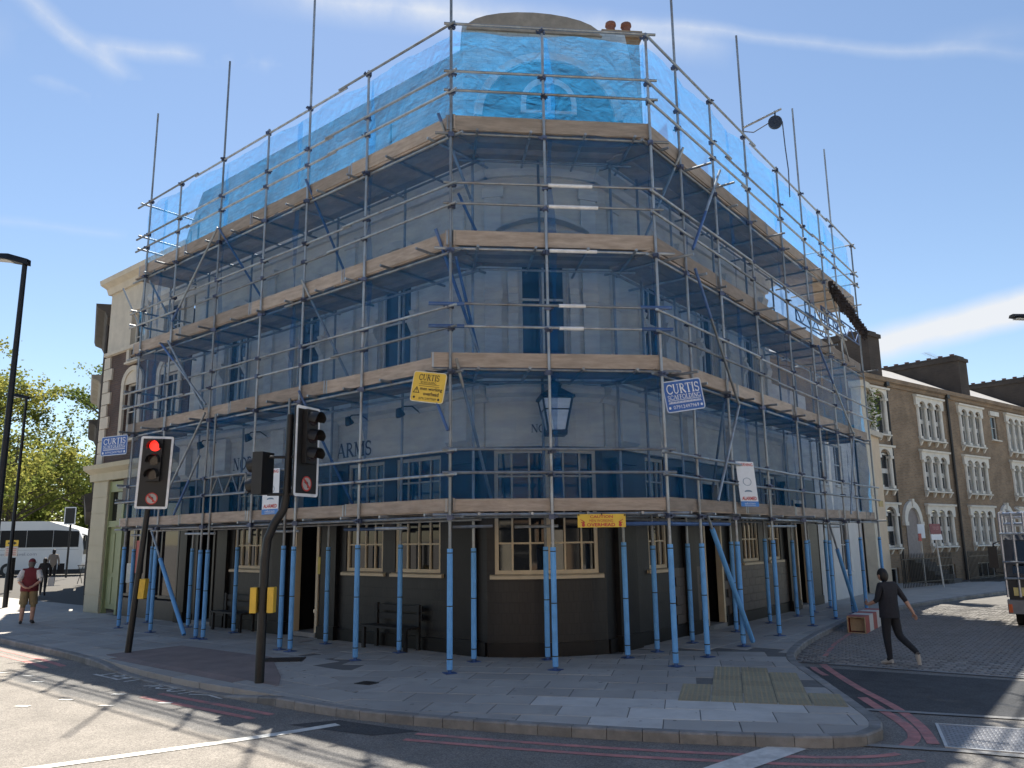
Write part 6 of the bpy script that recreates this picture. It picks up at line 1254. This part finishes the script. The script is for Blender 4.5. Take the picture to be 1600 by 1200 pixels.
# ------------------------------------------------------------------ trees on the left
bark = mat('bark', (.10, .085, .065), .9, var=.3, scale=3, bump=.4)
def tree(base, h, rad, n, seed, leaf, lab, sparse=.0, size=.16):
    rr = random.Random(seed); base = Vector(base); t = thing('plane_tree', base, lab, 'tree', 'trees beyond the coach'); mb = MB(); tips = []
    mb.chain([tuple(base), tuple(base+Vector((rr.uniform(-.2, .2), 0, h*.2))), tuple(base+Vector((rr.uniform(-.4, .4), 0, h*.5))), tuple(base+Vector((rr.uniform(-.5, .5), 0, h*.93)))], [.4, .32, .22, .03], 9)
    for k in range(26):
        z0 = h*rr.uniform(.2, .75); a = rr.uniform(0, 6.28); L = rad*rr.uniform(.55, 1.0)*(1.15-.75*max(0, z0/h-.35)); up = rr.uniform(.35, 1.0)
        p0 = base+UP*z0; p1 = p0+Vector((math.cos(a)*L*.5, math.sin(a)*L*.5, L*up*.45)); p2 = p0+Vector((math.cos(a+.2)*L, math.sin(a+.2)*L, L*up*.75+rr.uniform(-.3, .4)))
        mb.chain([tuple(p0), tuple(p1), tuple(p2)], [.12, .07, .015], 6); tips += [p1, p2, (p1+p2)/2]
        for q in range(4):
            b_ = p1.lerp(p2, rr.random()); e_ = b_+Vector((rr.uniform(-1, 1), rr.uniform(-1, 1), rr.uniform(.1, 1.2)))*L*.32; mb.wtube(b_, e_, .03, 5, .008, caps=False); tips += [e_, (b_+e_)/2]
    for k in range(10): tips.append(base+Vector((rr.uniform(-1, 1)*rad*.3, rr.uniform(-1, 1)*rad*.3, h*rr.uniform(.75, 1.0))))
    mb.build('trunk', bark, t)
    P = []; F = []
    for _ in range(n):
        tp = rr.choice(tips); r_ = rr.uniform(.5, 1.25); v = Vector((rr.gauss(0, .5), rr.gauss(0, .5), rr.gauss(0, .42)))*r_; p = tp+v; u = Vector((rr.uniform(-1, 1), rr.uniform(-1, 1), rr.uniform(-.7, .7))).normalized(); w = u.orthogonal().normalized(); w = (w*math.cos(rr.random()*6)+u.cross(w)*math.sin(rr.random()*6)).normalized(); s = size*rr.uniform(.6, 1.3); k = len(P)
        P += [p-u*s, p+w*s*.7, p+u*s, p-w*s*.7]; F.append((k, k+1, k+2, k+3))
    mb = MB(); mb.raw(P, F); mb.build('crown', leaf, t, recalc=False)
lf1 = leafmat('spring_leaf', (.22, .26, .075), .5); lf2 = leafmat('fresh_leaf', (.15, .205, .06), .5); 
tree((-52, 77, 0), 22, 7.5, 15000, 3, lf1, 'tallest spring green plane tree behind the coach, at the left')
tree((-43.5, 84, 0), 21, 7, 12000, 9, lf2, 'spring green plane tree behind the coach next to the shop row')
tree((-60, 84, 0), 20, 8, 12000, 14, lf2, 'plane tree at the left picture edge')
tree((-46, 74, 0), 13, 6.5, 11000, 21, lf1, 'lower bushy tree directly above the coach roof')
tree((-36, 95, 0), 15, 6, 8000, 31, lf2, 'far tree peeping out beside the shop row')
for k, (p, h_, r_, lab) in enumerate((((-45.5, 92, 0), 9, 6, 'low far tree right of the coach'), ((-56, 98, 0), 9, 7, 'low far tree behind the coach roof'), ((-66, 96, 0), 10, 8, 'low far tree at the left picture edge'), ((-38, 104, 0), 10, 6, 'low far tree beside the end of the shop row'))): tree(p, h_, r_, 6500, 50+k, lf2, lab, size=.22)
# ------------------------------------------------------------------ people
skinm = mat('skin', (.42, .24, .17), .6, var=.06); 
def person(loc, yaw, h, pose, cols, lab, hair, extra=None, build=1.0):
    """pose: joint overrides (local metres, facing +y, for a 1.75 m figure); cols: material per bone group"""
    J = dict(pel=(0, 0, .95), sp=(0, .01, 1.12), ch=(0, .0, 1.32), nb=(0, -.01, 1.46), nk=(0, .01, 1.53), hd=(0, .03, 1.6), ht=(0, .03, 1.69))
    for s, k in ((-1, 'l'), (1, 'r')):
        J.update({'sh'+k: (s*.17, -.01, 1.415), 'el'+k: (s*.235, -.03, 1.13), 'wr'+k: (s*.24, .05, .89), 'hn'+k: (s*.235, .08, .82), 'hp'+k: (s*.09, 0, .90), 'kn'+k: (s*.095, .02, .50), 'an'+k: (s*.095, -.02, .09), 'to'+k: (s*.11, .11, .035)})
    J.update(pose)
    rad = dict(pel=(.16, .115), sp=(.15, .105), ch=(.165, .11), nb=(.075, .065), nk=(.052, .055), hd=(.072, .088), ht=(.05, .06)); 
    for k in 'lr': rad.update({'sh'+k: (.07,)*2, 'el'+k: (.048,)*2, 'wr'+k: (.03,)*2, 'hn'+k: (.034, .02), 'hp'+k: (.105,)*2, 'kn'+k: (.074,)*2, 'an'+k: (.05,)*2, 'to'+k: (.036, .03)})
    for k in ('pel', 'sp', 'ch'): rad[k] = (rad[k][0]*build, rad[k][1]*build*1.05)
    E_ = [('pel', 'sp', 'torso'), ('sp', 'ch', 'torso'), ('ch', 'nb', 'torso'), ('nb', 'nk', 'skin'), ('nk', 'hd', 'skin'), ('hd', 'ht', 'skin')]
    for k in 'lr': E_ += [('ch', 'sh'+k, 'torso'), ('sh'+k, 'el'+k, 'upper'), ('el'+k, 'wr'+k, 'fore'), ('wr'+k, 'hn'+k, 'skin'), ('pel', 'hp'+k, 'hip'), ('hp'+k, 'kn'+k, 'thigh'), ('kn'+k, 'an'+k, 'shin'), ('an'+k, 'to'+k, 'shoe')]
    names = list(J); bm = bmesh.new(); lay = bm.verts.layers.skin.verify(); V = {}
    for n in names: V[n] = bm.verts.new(J[n]); V[n][lay].radius = rad[n]; V[n][lay].use_root = (n == 'pel')
    for a, b, g in E_: bm.edges.new((V[a], V[b]))
    me = bpy.data.meshes.new('person'); bm.to_mesh(me); bm.free(); ob = bpy.data.objects.new('person', me); COL.objects.link(ob)
    m1 = ob.modifiers.new('skin', 'SKIN'); m1.use_smooth_shade = True; m2 = ob.modifiers.new('sub', 'SUBSURF'); m2.levels = 2; m2.render_levels = 2
    dg = bpy.context.evaluated_depsgraph_get(); dg.update(); ev = bpy.data.meshes.new_from_object(ob.evaluated_get(dg)); bpy.data.objects.remove(ob)
    mb = MB(); groups = ['torso', 'skin', 'upper', 'fore', 'hip', 'thigh', 'shin', 'shoe']; segs = [(Vector(J[a]), Vector(J[b]), (rad[a][0]+rad[b][0])/2, g) for a, b, g in E_]
    def nearest(c):
        best = (9, 0)
        for a, b, r_, g in segs:
            t = max(0, min(1, (c-a).dot(b-a)/max(1e-6, (b-a).length_squared))); d = ((a+(b-a)*t)-c).length-r_
            if d < best[0]: best = (d, g)
        return best[1]
    mb.v = [v.co.copy() for v in ev.vertices]; mb.f = [tuple(p.vertices) for p in ev.polygons]; mb.m = [groups.index(nearest(p.center)) for p in ev.polygons]; bpy.data.meshes.remove(ev)
    # hands: palm, four fingers, thumb; nose and ears; shoe soles
    for k, s in (('l', -1), ('r', 1)):
        w, hnd = Vector(J['wr'+k]), Vector(J['hn'+k]); d = (hnd-w).normalized(); side = d.cross(Vector((0, 1, 0)) if abs(d.y) < .8 else Vector((0, 0, 1))).normalized(); fwd = side.cross(d).normalized()
        for q, (off, ln) in enumerate(((-.03, .075), (-.01, .085), (.01, .08), (.03, .065))):
            r_ = hnd+fwd*off; mid = r_+d*ln*.55; mb.chain([tuple(r_-d*.02), tuple(mid), tuple(mid+(d*.8-side*.6*s).normalized()*ln*.45)], [.0095, .009, .0075], 6, 1)
        r_ = w.lerp(hnd, .6)+fwd*.035; mb.chain([tuple(r_), tuple(r_+(d*.6+fwd*.8).normalized()*.035), tuple(r_+d*.06+fwd*.04)], [.011, .0105, .008], 6, 1)
        an, to = Vector(J['an'+k]), Vector(J['to'+k]); dd = (to-an); dd2 = Vector((dd.x, dd.y, dd.z)).normalized(); heel = an-dd2*.05-Vector((0, 0, .03)) if abs(dd.z) < .2 else an-dd2*.06
        mb.chain([tuple(heel+Vector((0, 0, -.02))), tuple(an.lerp(to, .45)+Vector((0, 0, -.02))), tuple(to+dd2*.06+Vector((0, 0, -.004)))], [.038, .045, .03], 8, 7)
    hc = Vector(J['hd'])
    mb.ell(tuple(hc+Vector((0, .0, .005))), .077, .098, .115, 12, 8, 1)
    mb.ell(tuple(hc+Vector((0, .1, -.005))), .014, .02, .024, 6, 4, 1)
    for s in (-1, 1): mb.ell(tuple(hc+Vector((s*.078, -.01, 0))), .012, .02, .032, 6, 4, 1); mb.ell(tuple(hc+Vector((s*.03, .09, .02))), .012, .008, .008, 6, 4, 7)
    mb.ell(tuple(hc+Vector((0, .092, -.055))), .024, .008, .008, 6, 4, 2)
    k = h/1.75; M = Matrix.Translation(loc) @ Matrix.Rotation(yaw, 4, 'Z') @ Matrix.Scale(k, 4)
    def place(o): o.matrix_basis = M
    body = mb.build('person', [cols.get(g, skinm) for g in groups], smooth=True); tag(body, lab, 'person'); body.matrix_basis = M
    def child(m_, name, material):
        o = m_.build(name, material, smooth=True); o.parent = body; o.location = (0, 0, 0); return o
    hair(child, hc)
    if extra: extra(child, J)
    return body
def shorthair(m_, cut=-.25):
    def f(child, hc): mb = MB(); mb.ell(tuple(hc+Vector((0, -.012, .02))), .087, .105, .118, 14, 8, 0, cut+.25, 1.0); mb.ell(tuple(hc+Vector((0, -.045, -.005))), .083, .078, .115, 14, 8, 0, -.85, .9); child(mb, 'hair', m_)
    return f
blackhair = mat('black_hair', (.012, .01, .009), .6); navycl = mat('navy_cloth', (.018, .019, .026), .9, var=.2, scale=20, bump=.3, bscale=30); jean = mat('dark_jeans', (.016, .017, .022), .9, var=.2, scale=20); darkshoe = mat('dark_shoe', (.03, .03, .032), .6); paleshoe = mat('pale_trainer', (.42, .38, .34), .6)
wine = mat('wine_red_vest', (.14, .018, .025), .85, var=.15, scale=14, bump=.3, bscale=20); whitecl = mat('white_shirt', (.6, .58, .55), .85, var=.06); khaki = mat('khaki_shorts', (.21, .165, .09), .9, var=.12, scale=12); greyshirt = mat('taupe_shirt', (.22, .19, .16), .9, var=.1); blk = mat('black_cloth', (.015, .015, .017), .9)
def skirt_of(name, m_, z0, z1, r0, r1, n=14, off=(0, 0)):
    def f(child, J):
        mb = MB(); P = []; F = []
        for z, r_ in ((z0, r0), ((z0+z1)/2, (r0+r1)/2), (z1, r1)):
            for i in range(n): a = 2*math.pi*i/n; P.append((off[0]+math.cos(a)*r_[0] if isinstance(r_, tuple) else math.cos(a)*r_, math.sin(a)*(r_*.72), z))
        for j in range(2):
            for i in range(n): F.append((j*n+i, j*n+(i+1) % n, (j+1)*n+(i+1) % n, (j+1)*n+i))
        mb.add(P, F); child(mb, name, m_)
    return f
# the man crossing the side street, dark clothes, walking away to the left
walk = dict(hpr=(.09, 0, .90), knr=(.13, -.05, .50), anr=(.20, -.36, .24), tor=(.22, -.37, .09), knl=(-.085, .03, .49), anl=(-.08, .0, .09), tol=(-.1, .13, .035), elr=(.30, -.10, 1.15), wrr=(.36, -.2, .93), hnr=(.38, -.22, .86), ell=(-.25, .02, 1.14), wrl=(-.27, .22, 1.06), hnl=(-.25, .29, 1.08), hd=(-.02, .07, 1.59), ht=(-.02, .09, 1.67), nk=(-.01, .03, 1.52))
def shirt(m_, z0=.83, r0=.205, r1=.19):
    return skirt_of('shirt_hem', m_, z0, 1.15, r0, r1)
person((6.86, 15.25, ROADZ+.012), R(20), 1.72, walk, dict(torso=navycl, upper=navycl, hip=jean, thigh=jean, shin=jean, shoe=paleshoe), 'man in dark shirt and trousers walking away across the side street', shorthair(blackhair, -.35), shirt(navycl), 1.2)
# man with hands behind his back
behind = dict(ell=(-.27, -.10, 1.14), wrl=(-.10, -.23, .98), hnl=(-.02, -.235, .95), elr=(.27, -.10, 1.14), wrr=(.10, -.23, .99), hnr=(.02, -.25, .97), knl=(-.12, .0, .49), anl=(-.13, -.03, .09), tol=(-.16, .1, .035), knr=(.12, .06, .49), anr=(.12, .0, .10), tor=(.14, .13, .035))
def mans(child, J):
    skirt_of('vest_hem', wine, .86, 1.2, .225, .215)(child, J)
    for s, k in ((-1, 'l'), (1, 'r')):
        mb = MB(); hp, kn = Vector(J['hp'+k]), Vector(J['kn'+k]); mb.chain([tuple(hp+Vector((0, 0, .02))), tuple(hp.lerp(kn, .5)), tuple(hp.lerp(kn, .95))], [.115, .108, .105], 12); child(mb, 'shorts_leg', khaki)
        mb = MB(); sh, el = Vector(J['sh'+k]), Vector(J['el'+k]); mb.chain([tuple(sh.lerp(el, .05)), tuple(sh.lerp(el, .45)), tuple(sh.lerp(el, .8))], [.078, .082, .085], 10); child(mb, 'sleeve', whitecl)
def cap(child, hc):
    mb = MB(); mb.ell(tuple(hc+Vector((0, -.005, .03))), .09, .108, .11, 14, 7, 0, 0.0, 1.0); mb.box(hc.x-.07, hc.x+.09, .1+hc.y-.02, .2+hc.y, hc.z+.02, hc.z+.035); child(mb, 'cap', wine); shorthair(mat('grey_hair', (.12, .11, .10), .8), -.45)(child, hc-Vector((0, 0, .012)))
person((-13.95, 23.75, 0), R(22), 1.84, behind, dict(torso=wine, upper=whitecl, hip=khaki, thigh=khaki, shoe=darkshoe), 'man in wine red vest and khaki shorts with hands clasped behind his back', cap, mans, 1.25)
step = dict(knl=(-.09, .12, .50), anl=(-.09, .08, .1), tol=(-.1, .2, .04), knr=(.09, -.02, .5), anr=(.1, -.2, .14), tor=(.11, -.1, .04), elr=(.25, -.06, 1.14), wrr=(.27, .0, .88), hnr=(.27, .01, .8))
def bagof(m_, x, z, w, hh, name='bag'):
    def f(child, J): mb = MB(); mb.prof([(-.06, z-hh), (.06, z-hh), (.07, z-hh*.4), (.02, z), (-.02, z), (-.07, z-hh*.4)], x-w/2, x+w/2); child(mb, name, m_)
    return f
def longhair(child, hc): mb = MB(); mb.ell(tuple(hc+Vector((0, -.02, 0))), .095, .11, .13, 12, 8); mb.ell(tuple(hc+Vector((0, -.05, -.12))), .085, .06, .14, 10, 6); child(mb, 'hair', blackhair)
person((-21.15, 37.0, 0), R(25), 1.66, step, dict(torso=blk, upper=blk, fore=blk, hip=jean, thigh=jean, shin=jean, shoe=darkshoe), 'woman in black with long dark hair and a white carrier bag walking away', longhair, bagof(whitecl, .33, .82, .26, .42), .95)
person((-26.9, 47.9, 0), R(28), 1.98, step, dict(torso=greyshirt, upper=greyshirt, fore=greyshirt, hip=blk, thigh=blk, shin=blk, shoe=darkshoe), 'man in taupe shirt carrying a dark shoulder bag, furthest down the left pavement', shorthair(blackhair, -.3), bagof(blk, .36, 1.0, .32, .5), 1.15)
# cafe table near the far shop wall
tb_ = Vector((-24.6, 47.5, 0)); t = thing('cafe_table', tb_, 'small folding table and frame against the far shop wall', 'table'); mb = MB(lambda x, y, z: tb_+Vector((x, y, z))); mb.box(-.5, .5, -.3, .3, 1.0, 1.04); mb.build('top', tpole, t)
for x in (-.45, .45):
    mb = MB(lambda x_, y, z: tb_+Vector((x_, y, z))); mb.tube((x, -.25, 0), (x, .25, 1.0), .02, 6); mb.build('leg', tpole, t); mb = MB(lambda x_, y, z: tb_+Vector((x_, y, z))); mb.tube((x, .25, 0), (x, -.25, 1.0), .02, 6); mb.build('leg', tpole, t)
